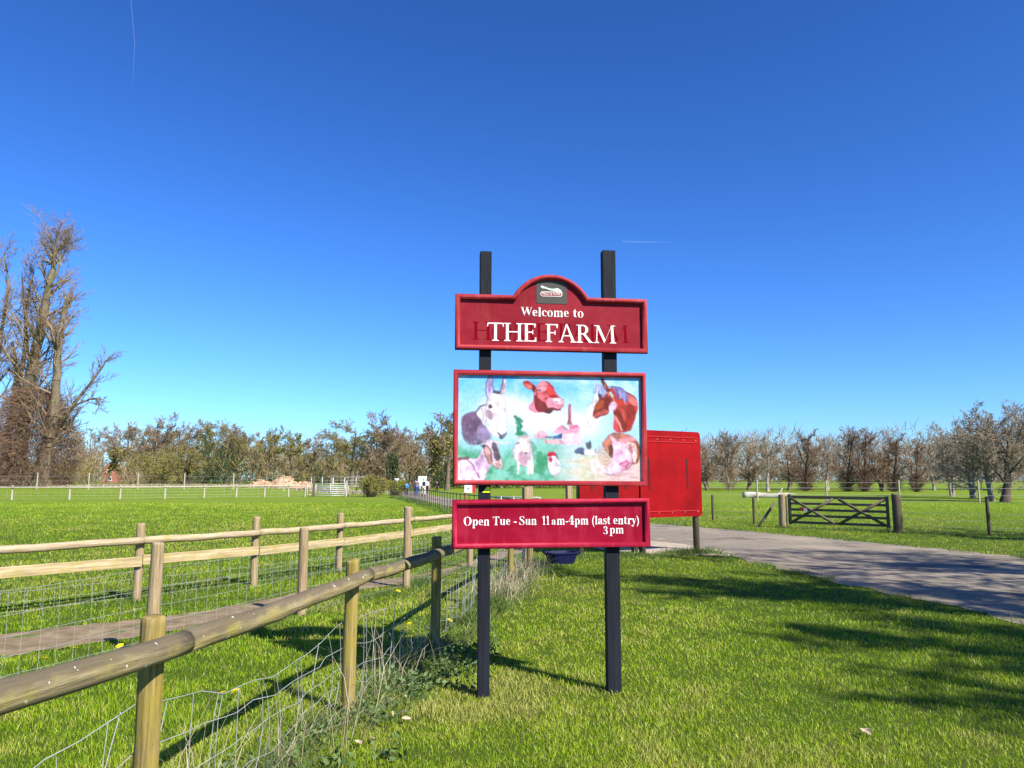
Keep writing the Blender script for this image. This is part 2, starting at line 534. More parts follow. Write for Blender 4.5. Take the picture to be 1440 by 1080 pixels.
def tree_meshes(name, P, height, seed, rtrunk, leaves=0, leaf_size=0.1, skirt=0, skirt_r=2.0, skirt_h=4.0, ivy=0, fork=1, twig_r=0.02, lean=(0, 0), trunk_frac=0.62):
    rnd = random.Random(seed)
    rng = np.random.default_rng(seed)
    P = dict(P, rmin=twig_r)
    segs = []
    for f in range(fork):
        a = rnd.uniform(0, 6.28)
        ln = 0.0 if fork == 1 else 0.16
        d = norm3((math.cos(a) * ln + lean[0], math.sin(a) * ln + lean[1], 1))
        branch(segs, rnd, (math.cos(a) * rtrunk * 0.3 * (fork > 1), math.sin(a) * rtrunk * 0.3 * (fork > 1), -0.25), d, height * trunk_frac, rtrunk * (1 if fork == 1 else 0.7), 0, P)
    S = np.array(segs)
    # root flare
    zmax = S[:, 5].max()
    S[:, [0, 1, 2, 3, 4, 5]] *= height / zmax
    lv = S[:, 8]
    big = S[lv <= 1]
    small = S[lv >= 2]
    fl = 1 + 0.45 * np.exp(-np.clip(big[:, 2], 0, 9) / 0.6)
    big[:, 6] *= fl
    fl1 = 1 + 0.45 * np.exp(-np.clip(big[:, 5], 0, 9) / 0.6)
    big[:, 7] *= fl1
    tv, tf = tubes(big[:, :8], 7)
    trunk = mesh_np(name + '_trunk', tv, [tf])
    trunk.polygons.foreach_set('use_smooth', np.ones(len(trunk.polygons), bool))
    parts = [tubes(small[:, :8], 3)]
    if skirt:
        # dense young shoots sprouting from the lower trunk
        n = skirt
        az = rng.uniform(0, 2 * math.pi, n)
        z0 = rng.uniform(0.1, skirt_h * 0.75, n)
        rr = rng.uniform(0.15, 1, n) ** 0.6 * skirt_r * (0.55 + 0.45 * np.sin(np.clip(z0 / skirt_h, 0, 1) * math.pi))
        p0 = np.stack([np.cos(az) * rr * 0.45, np.sin(az) * rr * 0.45, z0], 1)
        ln = rng.uniform(0.5, 1.3, n) * skirt_r * 0.55
        dr = np.stack([np.cos(az) * 0.8, np.sin(az) * 0.8, rng.uniform(-0.2, 1.2, n)], 1) + rng.normal(0, 0.3, (n, 3))
        p1 = p0 + dr * ln[:, None]
        p1[:, 2] = np.maximum(p1[:, 2], 0.05)
        parts.append(tubes(np.concatenate([p0, p1, np.full((n, 1), twig_r * 1.3), np.full((n, 1), twig_r * 0.7)], 1), 3))
    V, F = merge(parts)
    nt = sum(len(f) for f in F)
    fl = list(F)
    nl = 0
    if leaves:
        tips = small[lv[lv >= 2] >= 3][:, 3:6]
        idx = rng.integers(0, len(tips), leaves)
        pts = tips[idx] + rng.normal(0, leaf_size * 1.6, (leaves, 3))
        lV, lF = quads_at(pts, leaf_size, rng)
        fl.append(lF + len(V))
        V = np.concatenate([V, lV])
        nl += leaves
    if ivy:
        st = big[big[:, 2] < height * 0.6]
        idx = rng.integers(0, len(st), ivy)
        t = rng.random((ivy, 1))
        pts = st[idx, 0:3] * (1 - t) + st[idx, 3:6] * t + rng.normal(0, 0.45, (ivy, 3))
        pts[:, 2] = np.maximum(pts[:, 2], 0.1)
        lV, lF = quads_at(pts, 0.22, rng)
        fl.append(lF + len(V))
        V = np.concatenate([V, lV])
        nl += ivy
    crown = mesh_np(name + '_crown', V, fl)
    if nl:
        mi = np.zeros(nt + nl, np.int32)
        mi[nt:] = 1
        crown.polygons.foreach_set('material_index', mi)
    return trunk, crown

KINDS = {}
def kind(k, P, mt, mc, ml=None, **kw):
    tr, cr = tree_meshes(k, P, **kw)
    tr.materials.append(M[mt])
    cr.materials.append(M[mc])
    if ml:
        cr.materials.append(M[ml])
    KINDS[k] = (tr, cr, kw['height'])

kind('oak_a', OAK, 'bark', 'twig_olive', 'leaf_olive', height=14, seed=11, rtrunk=0.42, leaves=2000, leaf_size=0.085, twig_r=0.023)
kind('oak_b', dict(OAK, ch=(8, 7, 6, 5, 0)), 'bark', 'twig_brown', 'leaf_brown', height=14, seed=23, rtrunk=0.45, leaves=1300, leaf_size=0.085, twig_r=0.023, fork=2, trunk_frac=0.66)
kind('oak_wide', dict(OAK, start=(0.12, 0.1, 0.1, 0.1, 0), ang=(70, 50, 46, 42, 40), ratio=(0.95, 0.5, 0.48, 0.5, 0.4), fall=(0.3, .4, .4, .4, .4)), 'bark_dark', 'twig_olive', 'leaf_olive',
     height=8.5, seed=5, rtrunk=0.5, leaves=4000, leaf_size=0.075, twig_r=0.018, trunk_frac=0.55)
kind('ash_a', ASH, 'bark', 'twig_grey', None, height=15, seed=31, rtrunk=0.32, twig_r=0.023)
kind('ash_b', ASH, 'bark_pale', 'twig_brown', None, height=15, seed=47, rtrunk=0.34, twig_r=0.023, fork=2, trunk_frac=0.7)
kind('ash_ivy', ASH, 'bark', 'twig_brown', 'leaf_olive', height=15, seed=53, rtrunk=0.34, twig_r=0.023, ivy=1300)
kind('leafy', ASH, 'bark', 'twig_olive', 'leaf_yellow', height=13, seed=61, rtrunk=0.34, leaves=2600, leaf_size=0.095, twig_r=0.021)
kind('lime_a', LIME, 'bark_dark', 'twig_red', None, height=13, seed=71, rtrunk=0.30, skirt=700, skirt_r=1.7, skirt_h=5.0, twig_r=0.019)
kind('lime_b', LIME, 'bark', 'twig_brown', None, height=13, seed=83, rtrunk=0.30, skirt=320, skirt_r=1.7, skirt_h=5.5, twig_r=0.019, fork=2, trunk_frac=0.72)
kind('lime_c', dict(LIME, ang=(44, 42, 40, 38, 35), ratio=(0.52, 0.46, 0.46, 0.5, 0.4)), 'bark_pale', 'twig_brown', None, height=13, seed=97, rtrunk=0.26, twig_r=0.018)
kind('thorn', dict(OAK, start=(0.18, 0.12, 0.1, 0.1, 0), ratio=(0.8, 0.5, 0.5, 0.54, 0.4), ch=(9, 8, 6, 5, 0)), 'bark_pale', 'twig_grey', 'leaf_brown', height=8.5, seed=101, rtrunk=0.24, leaves=1500, leaf_size=0.05, twig_r=0.015, fork=2, trunk_frac=0.62)
kind('thorn_lean', dict(OAK, start=(0.25, 0.12, 0.1, 0.1, 0), ratio=(0.8, 0.5, 0.5, 0.54, 0.4), ch=(12, 8, 6, 5, 0)), 'bark_dark', 'twig_grey', 'leaf_brown', height=8, seed=107, rtrunk=0.30, leaves=1500, leaf_size=0.05, twig_r=0.015, lean=(0.45, 0.1), trunk_frac=0.62)
kind('parkland', dict(OAK, start=(0.2, 0.12, 0.1, 0.1, 0), ch=(11, 8, 6, 5, 0), ratio=(0.72, 0.52, 0.5, 0.5, 0.4)), 'bark', 'twig_brown', 'leaf_brown', height=14, seed=121, rtrunk=0.5, leaves=7000, leaf_size=0.10, twig_r=0.014, trunk_frac=0.6)
kind('shade', ASH, 'bark', 'twig_brown', 'leaf_dark', height=15, seed=131, rtrunk=0.42, leaves=5800, leaf_size=0.10, twig_r=0.014)

def plant_tree(k, px, Y, top, label, group=None, name='tree', cat='tree', rz=None, X=None, wide=1.0, h=None, seed=0):
    rnd = random.Random(hash((k, px, Y)) % 9973 if False else int(px * 7 + Y * 13) + seed)
    tr, cr, h0 = KINDS[k]
    x = (px - 720) * Y / 1048.0 if X is None else X
    z = hzf(x, Y)
    if h is None:
        h = 1.6 + (675 - top) * Y / 1040.0 - z
    s = h / h0
    root = empty(name, (x, Y, z), rnd.uniform(0, 6.28) if rz is None else rz, label=label, cat=cat, group=group)
    a = add('trunk', tr, root)
    b = add('crown', cr, root)
    for o in (a, b):
        o.scale = (s * wide, s * wide, s)
    return root

LW = 'trees of the wood on the left'
T = [
 ('ash_ivy', 151, 112, 600, 'ivy covered tree with a slim trunk just left of the brick house'),
 ('ash_a', 128, 165, 600, 'thin bare tree behind the twiggy right edge of the huge old lime'),
 ('ash_a', 181, 150, 590, 'bare open tree standing behind the brick house'),
 ('ash_b', 207, 138, 580, 'tallest bare tree behind the yellow green willow bush'),
 ('oak_b', 232, 156, 592, 'brown bare tree between the willow bush and the wide low oak'),
 ('oak_wide', 262, 96, 606, 'low wide spreading oak with dark forked trunk behind the left field'),
 ('ash_a', 254, 158, 587, 'slim grey tree rising directly behind the low wide oak'),
 ('leafy', 288, 150, 592, 'greenish tree at the right shoulder of the low wide oak'),
 ('oak_a', 318, 146, 590, 'olive brown tree two crowns left of the rubble heap'),
 ('ash_b', 340, 152, 594, 'pale stemmed bare tree one crown left of the rubble heap'),
 ('oak_b', 357, 158, 594, 'round bare brown tree above the left end of the rubble heap'),
 ('leafy', 381, 140, 606, 'yellow green tree above the middle of the rubble heap'),
 ('leafy', 412, 134, 604, 'yellow green tree above the right end of the rubble heap'),
 ('oak_b', 440, 156, 614, 'brown bare tree above the left end of the metal gate'),
 ('oak_a', 466, 142, 602, 'olive brown tree above the middle of the metal gate'),
 ('oak_a', 494, 122, 589, 'broad olive oak with dark trunk above the right end of the metal gate'),
 ('oak_b', 528, 136, 602, 'rusty brown tree directly above the round hedge'),
 ('ash_b', 553, 120, 575, 'tall upright bare tree above the white finger sign'),
 ('oak_b', 578, 142, 596, 'low brown tree directly behind the group of walkers'),
 ('ash_ivy', 602, 112, 573, 'tall purplish bare tree with ivy to the right of the walkers'),
 ('leafy', 629, 116, 584, 'yellow green tree touching the left edge of the picture board'),
 ('oak_a', 655, 140, 600, 'olive tree of the wood hidden behind the left post of the sign'),
 ('oak_b', 706, 150, 606, 'brown tree of the wood hidden behind the picture board near its left'),
 ('ash_a', 760, 148, 606, 'grey tree of the wood hidden behind the middle of the picture board'),
 ('oak_a', 815, 155, 608, 'olive tree of the wood hidden behind the picture board near its right'),
 ('ash_b', 868, 150, 608, 'pale tree of the wood hidden behind the right post of the sign'),
 ('lime_b', 925, 135, 610, 'brown lime hidden behind the red notice board'),
]
for i, (k, px, Y, top, lab) in enumerate(T):
    plant_tree(k, px, Y, top, lab, LW, seed=i, wide=1.0 if k == 'oak_wide' else 1.3)

BR = 'back row trees of the wood'
for i, (k, px, top) in enumerate([('oak_b', 118, 612), ('oak_a', 182, 604), ('oak_b', 194, 598), ('oak_a', 221, 596), ('oak_a', 272, 600), ('oak_b', 303, 598), ('oak_a', 332, 602), ('oak_a', 369, 606), ('oak_b', 397, 612),
                                  ('oak_a', 426, 614), ('oak_b', 453, 612), ('oak_a', 480, 606), ('oak_b', 512, 606), ('oak_a', 541, 604), ('oak_b', 566, 602), ('oak_a', 590, 600), ('oak_b', 616, 602), ('oak_a', 642, 606)]):
    plant_tree(k, px, 172 + 4 * math.sin(i * 2.1), top, 'olive brown tree in the back row of the far wood on the left', BR, seed=200 + i, wide=1.45)

RW = 'bare limes across the right hand field'
T2 = [
 ('oak_b', 996, 118, 616, 'bare tree beside the right edge of the red notice board'),
 ('lime_b', 1026, 112, 603, 'tall bare lime just left of the fallen white log'),
 ('oak_b', 1050, 122, 622, 'small bare tree behind the fallen white log'),
 ('lime_c', 1079, 104, 611, 'pale round headed bare tree right of the fallen white log'),
 ('oak_b', 1107, 118, 618, 'bare brown tree behind the left gate post'),
 ('lime_a', 1132, 106, 602, 'dark skirted lime above the left half of the wooden gate'),
 ('lime_c', 1163, 118, 612, 'grey bare tree above the middle of the wooden gate'),
 ('lime_a', 1191, 104, 598, 'tallest lime with twin leaders above the right half of the wooden gate'),
 ('lime_a', 1215, 103, 600, 'dark skirted lime left of the right gate post with broken top'),
 ('oak_b', 1240, 110, 616, 'bare brown lime directly above the right gate post'),
 ('lime_a', 1256, 102, 609, 'dark skirted lime right of the right gate post'),
 ('lime_a', 1288, 101, 616, 'last dark skirted lime before the grey thorn trees'),
 ('lime_c', 1312, 118, 622, 'small bare tree between the limes and the grey thorn trees'),
]
for i, (k, px, Y, top, lab) in enumerate(T2):
    plant_tree(k, px, Y, top, lab, RW, seed=40 + i, wide=1.4)

TH = 'grey thorn trees at the right edge'
T3 = [
 ('thorn', 1338, 72, 592, 'leftmost dark thorn tree of the clump at the right edge', 1.0),
 ('thorn', 1366, 66, 580, 'twiggy thorn tree behind the pale straight trunk at the right edge', 1.0),
 ('thorn', 1393, 57, 563, 'grey thorn tree with pale straight trunk at the right edge', 1.0),
 ('thorn', 1450, 62, 548, 'tallest grey thorn tree cut by the right edge of the photo', 1.0),
]
for i, (k, px, Y, top, lab, w) in enumerate(T3):
    plant_tree(k, px, Y, top, lab, TH, seed=70 + i, wide=w)
plant_tree('thorn_lean', 1409, 54.5, 560, 'thorn tree with dark leaning trunk at the right edge', TH, rz=0.3)

# trees beside the drive whose crowns shade the lawn and the tarmac
SH = 'parkland trees beside the drive'
plant_tree('shade', 0, -2.5, 0, 'nearest parkland tree beside the drive, shading the open lawn', SH, X=13.4, h=14.0, wide=1.0, seed=3)
plant_tree('shade', 0, 1.4, 0, 'parkland tree beside the drive, shading the lawn edge', SH, X=13.9, h=15.0, wide=0.95, seed=4)
plant_tree('parkland', 0, 5.6, 0, 'bare parkland tree beside the drive, shading the tarmac', SH, X=17.4, h=13.5, seed=5)
plant_tree('parkland', 0, 11.5, 0, 'farther bare parkland tree beside the drive, shading the gate', SH, X=22.0, h=13, seed=6)

# ---- the huge old lime on the left, built from its own leaders
def old_lime():
    rnd = random.Random(8)
    rng = np.random.default_rng(8)
    Y0 = 86.0
    k = Y0 / 1046.0
    def W(px, py):
        return ((px - 35) * k, 0.0, (688 - py) * k)
    P = dict(max=3, n=(6, 6, 4, 2), wob=(0.12, 0.12, 0.11, 0.10), trop=(0.05, 0.09, 0.08, 0.07), start=(0.1, 0.1, 0.1, 0), ch=(11, 6, 5, 0), ang=(50, 44, 40, 38),
             ratio=(0.5, 0.56, 0.62, 0.4), fall=(0.35, 0.35, 0.3, 0.3), rr=(0.5, 0.5, 0.55, 0.6), tip=0.3, rmin=0.018)
    big, segs = [], []
    def leader(pts, r0, r1, depth, n_side, side_len, start=0.25):
        Pp = catmull(np.array([W(*p) for p in pts]), 6)
        Pp[:, 1] = depth + np.cumsum(rng.normal(0, 0.07, len(Pp)))
        Pp[:, 0] += np.cumsum(rng.normal(0, 0.03, len(Pp)))
        n = len(Pp)
        rad = np.linspace(r0, r1, n) * (1 + rng.normal(0, 0.05, n))
        rad *= 1 + 0.5 * np.exp(-np.clip(Pp[:, 2], 0, 50) / 1.2) * (Pp[0, 2] < 1)
        for i in range(n - 1):
            big.append((*Pp[i], *Pp[i + 1], rad[i], rad[i + 1]))
        for _ in range(n_side):
            i = rnd.randint(int(n * start), n - 2)
            f = i / n
            d = norm3(tuple(Pp[i + 1] - Pp[i]))
            dd = rot_about(d, R(rnd.uniform(30, 62)), rnd.uniform(0, 6.28))
            branch(segs, rnd, tuple(Pp[i]), dd, side_len * rnd.uniform(0.5, 1.2) * (1 - 0.66 * f), min(rad[i] * 0.5, 0.16), 1, P)
    leader([(28, 690), (31, 640), (28, 600), (31, 540), (38, 480), (44, 430), (49, 375), (53, 345), (58, 322)], 0.95, 0.06, 0, 46, 8.4, 0.25)
    leader([(5, 605), (13, 490), (10, 430), (16, 370)], 0.3, 0.05, 0.9, 22, 6.4, 0.15)
    leader([(-25, 610), (-16, 480), (-12, 400), (-20, 350)], 0.3, 0.05, 0.2, 18, 6.4, 0.15)
    leader([(66, 690), (72, 640), (78, 600), (80, 540), (81, 480), (88, 418)], 0.88, 0.20, -0.8, 34, 6.6, 0.2)
    leader([(38, 490), (20, 455), (8, 425), (3, 380)], 0.24, 0.05, 0.4, 14, 5.2, 0.2)
    leader([(46, 420), (62, 380), (64, 355), (68, 330)], 0.18, 0.04, -0.6, 14, 5.0, 0.2)
    leader([(36, 470), (42, 400), (41, 345), (40, 330)], 0.17, 0.06, 0.9, 12, 5.0, 0.2)
    leader([(76, 618), (98, 575), (128, 528), (146, 500)], 0.28, 0.04, -0.6, 18, 3.2, 0.15)
    leader([(90, 592), (118, 572), (140, 566), (148, 580)], 0.17, 0.04, -1.4, 12, 2.4, 0.2)
    leader([(74, 640), (96, 612), (112, 616), (114, 650)], 0.19, 0.05, -1.2, 14, 2.4, 0.2)
    leader([(-2, 690), (2, 640), (8, 580), (8, 530), (0, 480)], 0.6, 0.14, 0.9, 20, 6.0, 0.2)
    leader([(-20, 690), (-26, 600), (-32, 500), (-36, 400)], 0.6, 0.08, 0.2, 16, 6.4, 0.3)
    leader([(40, 560), (58, 540), (66, 520), (70, 470)], 0.15, 0.04, -1.0, 12, 4.6, 0.2)
    zb = hzf(-57.5, Y0)
    root = empty('old_lime_tree', ((35 - 720) * k, Y0, zb), label='huge old bare lime with several leaders above a dense brown skirt of shoots', cat='tree')
    bv, bf = tubes(big, 9)
    me = mesh_np('old_lime_trunk', bv, [bf])
    add('trunk', me, root, M['bark_lime'], smooth_shade=True)
    S = np.array(segs)
    sv = tubes(S[:, :8], 3)
    V, F = merge([sv])
    add('crown', mesh_np('old_lime_crown', V, F), root, M['twig_brown'])
    n = 9000
    u = rng.random(n)
    zz = u ** 1.15 * 11.2
    rmax = 6.3 * np.sqrt(np.clip(1 - (zz / 12.0) ** 1.6, 0.02, 1)) * (0.8 + 0.2 * np.clip(zz / 2.2, 0, 1))
    az = rng.uniform(0, 2 * math.pi, n)
    rr = np.sqrt(rng.random(n)) * rmax * 0.86
    p0 = np.stack([np.cos(az) * rr + 0.6, np.sin(az) * rr * 0.8, zz + 0.15], 1)
    keep = ~((p0[:, 2] < 3.4) & (np.abs(rng.random(n)) < 0.35))
    p0 = p0[keep]; az = az[keep]
    m_ = len(p0)
    dr = np.stack([np.cos(az) * 0.8, np.sin(az) * 0.8, rng.uniform(-0.7, 0.9, m_)], 1) + rng.normal(0, 0.45, (m_, 3))
    dr /= np.linalg.norm(dr, axis=1, keepdims=True)
    pm = p0 + dr * rng.uniform(0.35, 0.8, (m_, 1))
    dr2 = dr + rng.normal(0, 0.35, (m_, 3)) - np.array([0, 0, 0.25])
    p1 = pm + dr2 * rng.uniform(0.35, 0.9, (m_, 1))
    p1[:, 2] = np.maximum(p1[:, 2], 0.08)
    tw = np.full((m_, 1), 0.024)
    a = tubes(np.concatenate([p0, pm, tw, tw * 0.8], 1), 3)
    b = tubes(np.concatenate([pm, p1, tw * 0.8, tw * 0.5], 1), 3)
    V, F = merge([a, b])
    add('shoot_skirt', mesh_np('old_lime_skirt', V, F), root, M['twig_red'])
    tag(root.children[-1], label='dense reddish brown thicket of shoots round the trunks')
old_lime()

# ---- bushes and the thicket under the wood
def bush(name, label, x, y, rx, ry, rz_, n, size, m, twigs=120, cat='bush', seed=0, group=None, lumps=7, mt='twig_brown'):
    rng = np.random.default_rng(seed + 500)
    root = empty(name, (x, y, hzf(x, y)), label=label, cat=cat, group=group)
    c = np.stack([rng.uniform(-0.6, 0.6, lumps) * rx, rng.uniform(-0.6, 0.6, lumps) * ry, rng.uniform(0.3, 0.68, lumps) * rz_], 1)
    r = rng.uniform(0.34, 0.55, lumps)
    idx = rng.integers(0, lumps, n)
    d = rng.normal(size=(n, 3))
    d /= np.linalg.norm(d, axis=1, keepdims=True)
    p = c[idx] + d * (rng.uniform(0.55, 1.05, n) * r[idx])[:, None] * np.array([rx, ry, rz_ * 0.62])
    p[:, 2] = np.abs(p[:, 2])
    v, f = quads_at(p, size, rng)
    add('foliage', mesh_np(name + '_foliage', v, [f]), root, M[m])
    t0 = np.stack([rng.normal(0, rx * 0.15, twigs), rng.normal(0, ry * 0.15, twigs), np.zeros(twigs) - 0.05], 1)
    t1 = p[rng.integers(0, n, twigs)]
    w = np.full((twigs, 1), 0.022)
    v, f = tubes(np.concatenate([t0, t1, w, w * 0.4], 1), 3)
    add('stems', mesh_np(name + '_stems', v, [f]), root, M[mt])
    return root

bush('willow_bush', 'yellow green willow bush right of the brick house', -49.5, 104, 4.2, 3, 5.4, 4200, 0.10, 'leaf_olive', 260, seed=1, mt='twig_olive')
bush('willow_bush', 'low olive bush left of the brick house below the old lime', -60.5, 100, 4.6, 3, 3.6, 3600, 0.10, 'leaf_olive', 260, seed=2, mt='twig_olive')
bush('clipped_hedge', 'rounded olive hedge beside the iron railings and metal gate', -13.35, 71.0, 1.65, 1.7, 2.35, 5200, 0.060, 'leaf_olive', 200, cat='hedge', seed=3, lumps=11)
bush('clipped_hedge', 'lower yellow green hedge just behind the rounded olive hedge', -12.35, 78.5, 1.5, 1.9, 2.0, 4200, 0.060, 'leaf_yellow', 150, cat='hedge', seed=4, lumps=11)
bush('evergreen_bush', 'dark ivy clad stump leaning behind the walkers', -17.4, 108, 0.9, 0.9, 6.6, 1300, 0.16, 'leaf_dark', 60, seed=5)

def thicket():
    rng = np.random.default_rng(77)
    n = 29000
    x = rng.uniform(-128, 34, n)
    y = 152 + rng.uniform(-14, 22, n) - 0.18 * np.abs(x)
    gap = np.abs(x / y + 0.538) < 0.012          # the clearing in which the brick house stands
    x = np.where(gap, x + 9, x)
    hmax = 3.4 + 2.2 * np.sin(x * 0.21) + 1.7 * np.sin(x * 0.53 + 1) + rng.uniform(0, 2.4, n)
    z0 = rng.random(n) * np.clip(hmax, 1.2, 9) + hz(x, y)
    p0 = np.stack([x, y, z0], 1)
    d = np.stack([rng.normal(0, 0.5, n), rng.normal(0, 0.5, n), rng.uniform(0.1, 1.2, n)], 1)
    p1 = p0 + d * rng.uniform(0.8, 1.8, (n, 1))
    w = rng.uniform(0.035, 0.075, (n, 1))
    a = tubes(np.concatenate([p0, p1, w, w * 0.6], 1), 3)
    me = mesh_np('undergrowth', *[a[0], [a[1]]])
    for k_ in ('twig_brown', 'twig_olive', 'leaf_dark'):
        me.materials.append(M[k_])
    cl = (np.sin(x * 0.31) + np.sin(x * 0.13 + 2) + rng.normal(0, 0.7, n)) + 1.3 * np.exp(-z0 / 1.6)
    mi = np.where(cl > 0.9, 2, np.where(cl > -0.3, 1, 0)).astype(np.int32)
    me.polygons.foreach_set('material_index', np.repeat(mi, 3))
    o = add('undergrowth', me)
    tag(o, 'tangled brown and olive undergrowth below the wood', 'undergrowth', kind='stuff')
    n = 21000
    x = rng.uniform(28, 112, n)
    y = 128 + rng.uniform(-8, 20, n) - 0.12 * (x - 28)
    hmax = 6.3 + 1.2 * np.sin(x * 0.33) + 1.0 * np.sin(x * 0.71 + 1) + rng.uniform(0, 2.4, n)
    z0 = 0.9 + rng.random(n) * np.clip(hmax, 1.2, 9)
    p0 = np.stack([x, y, z0], 1)
    d = np.stack([rng.normal(0, 0.5, n), rng.normal(0, 0.5, n), rng.uniform(0.1, 1.2, n)], 1)
    p1 = p0 + d * rng.uniform(0.8, 1.8, (n, 1))
    w = rng.uniform(0.025, 0.05, (n, 1))
    a = tubes(np.concatenate([p0, p1, w, w * 0.6], 1), 3)
    me = mesh_np('coppice', *[a[0], [a[1]]])
    for k_ in ('twig_brown', 'twig_red', 'twig_olive'):
        me.materials.append(M[k_])
    mi = np.where(rng.random(n) > 0.8, 2, np.where(np.sin(x * 0.25) + rng.normal(0, 0.6, n) > 0, 1, 0)).astype(np.int32)
    me.polygons.foreach_set('material_index', np.repeat(mi, 3))
    o = add('coppice', me)
    tag(o, 'far brown coppice filling the gaps between the limes', 'undergrowth', kind='stuff')
thicket()

# ------------------------------------------------------------------ timber and metal
def timber(name, c0, c1, c2, algae, grain=26, spots=None, lo=0.46, hi=0.66, axis='Z', rough=0.9, cap=None):
    m = bpy.data.materials.new(name)
    m.use_nodes = True
    g = NT(m)
    b = g.n['Principled BSDF']
    b.inputs['Roughness'].default_value = rough
    b.inputs['Specular IOR Level'].default_value = 0.15
    tc = g.new('ShaderNodeTexCoord')
    mp = g.new('ShaderNodeMapping')
    mp.inputs['Scale'].default_value = {'Z': (1, 1, 0.05), 'Y': (1, 0.05, 1), 'X': (0.05, 1, 1)}[axis]
    g.link(tc.outputs['Object'], mp.inputs['Vector'])
    n1 = g.new('ShaderNodeTexNoise')
    n1.inputs['Scale'].default_value = grain * 1.9
    n1.inputs['Detail'].default_value = 8
    n1.inputs['Roughness'].default_value = 0.7
    g.link(mp.outputs[0], n1.inputs['Vector'])
    cr = g.new('ShaderNodeValToRGB')
    e = cr.color_ramp.elements
    e[0].position, e[0].color = 0.30, c4(c0)
    e[1].position, e[1].color = 0.72, c4(c2)
    x = e.new(0.52); x.color = c4(c1)
    g.link(n1.outputs['Fac'], cr.inputs[0])
    n2 = g.new('ShaderNodeTexNoise')
    n2.inputs['Scale'].default_value = 5
    n2.inputs['Detail'].default_value = 6
    n2.inputs['Roughness'].default_value = 0.7
    g.link(tc.outputs['Object'], n2.inputs['Vector'])
    mr = g.new('ShaderNodeMapRange')
    mr.inputs['From Min'].default_value = lo
    mr.inputs['From Max'].default_value = hi
    g.link(n2.outputs['Fac'], mr.inputs['Value'])
    mx = g.new('ShaderNodeMix'); mx.data_type = 'RGBA'
    g.link(mr.outputs[0], mx.inputs[0])
    g.link(cr.outputs[0], mx.inputs[6])
    mx.inputs[7].default_value = c4(algae)
    out = mx.outputs[2]
    if spots:
        n3 = g.new('ShaderNodeTexNoise')
        n3.inputs['Scale'].default_value = 24
        n3.inputs['Detail'].default_value = 3
        g.link(tc.outputs['Object'], n3.inputs['Vector'])
        mr3 = g.new('ShaderNodeMapRange')
        mr3.inputs['From Min'].default_value = 0.685
        mr3.inputs['From Max'].default_value = 0.71
        g.link(n3.outputs['Fac'], mr3.inputs['Value'])
        m3 = g.new('ShaderNodeMix'); m3.data_type = 'RGBA'
        g.link(mr3.outputs[0], m3.inputs[0])
        g.link(out, m3.inputs[6])
        m3.inputs[7].default_value = c4(spots)
        out = m3.outputs[2]
    if cap:
        # weathered, lichen-blackened back along the upper side
        sp = g.new('ShaderNodeSeparateXYZ')
        g.link(tc.outputs['Object'], sp.inputs[0])
        n4 = g.new('ShaderNodeTexNoise')
        n4.inputs['Scale'].default_value = 7
        n4.inputs['Detail'].default_value = 6
        g.link(tc.outputs['Object'], n4.inputs['Vector'])
        ma = g.new('ShaderNodeMath'); ma.operation = 'MULTIPLY_ADD'
        ma.inputs[1].default_value = 0.07; ma.inputs[2].default_value = -0.035
        g.link(n4.outputs['Fac'], ma.inputs[0])
        ad = g.new('ShaderNodeMath'); ad.operation = 'ADD'
        g.link(sp.outputs[2], ad.inputs[0]); g.link(ma.outputs[0], ad.inputs[1])
        m4 = g.new('ShaderNodeMapRange')
        m4.inputs['From Min'].default_value = 0.002
        m4.inputs['From Max'].default_value = 0.026
        m4.inputs['To Max'].default_value = 0.8
        g.link(ad.outputs[0], m4.inputs['Value'])
        m5 = g.new('ShaderNodeMix'); m5.data_type = 'RGBA'
        g.link(m4.outputs[0], m5.inputs[0])
        g.link(mx.outputs[2], m5.inputs[6])
        m5.inputs[7].default_value = c4(cap)
        if spots:
            g.link(m5.outputs[2], m3.inputs[6])
        else:
            out = m5.outputs[2]
    g.link(out, b.inputs['Base Color'])
    bp = g.new('ShaderNodeBump')
    bp.inputs['Strength'].default_value = 1.0
    bp.inputs['Distance'].default_value = 0.010
    g.link(n1.outputs['Fac'], bp.inputs['Height'])
    g.link(bp.outputs[0], b.inputs['Normal'])
    return m

M['post_algae'] = timber('algae_stained_post', (0.080, 0.055, 0.018), (0.25, 0.185, 0.062), (0.42, 0.33, 0.15), (0.265, 0.21, 0.032), lo=0.44, hi=0.64)
M['post_tan'] = timber('weathered_post', (0.13, 0.088, 0.048), (0.32, 0.235, 0.135), (0.48, 0.37, 0.23), (0.27, 0.22, 0.075), lo=0.5, hi=0.72)
M['post_dark'] = timber('dark_old_post', (0.035, 0.027, 0.018), (0.10, 0.078, 0.052), (0.19, 0.15, 0.10), (0.10, 0.09, 0.03), lo=0.5, hi=0.7)
M['board_new'] = timber('pale_sawn_board', (0.20, 0.145, 0.07), (0.42, 0.325, 0.18), (0.62, 0.51, 0.33), (0.33, 0.27, 0.085), lo=0.46, hi=0.70, axis='X', grain=16)
M['rail_far'] = timber('weathered_rail', (0.20, 0.145, 0.085), (0.40, 0.31, 0.20), (0.56, 0.46, 0.32), (0.32, 0.27, 0.10), lo=0.5, hi=0.7, axis='X')
M['white_post'] = timber('bleached_post', (0.26, 0.22, 0.16), (0.40, 0.355, 0.275), (0.52, 0.475, 0.39), (0.30, 0.27, 0.17))
M['white_rail'] = timber('bleached_rail', (0.26, 0.22, 0.16), (0.40, 0.355, 0.275), (0.52, 0.475, 0.39), (0.30, 0.27, 0.17), axis='X')
M['iron'] = flat('black_iron', (0.030, 0.028, 0.028), 0.5, 0.5)
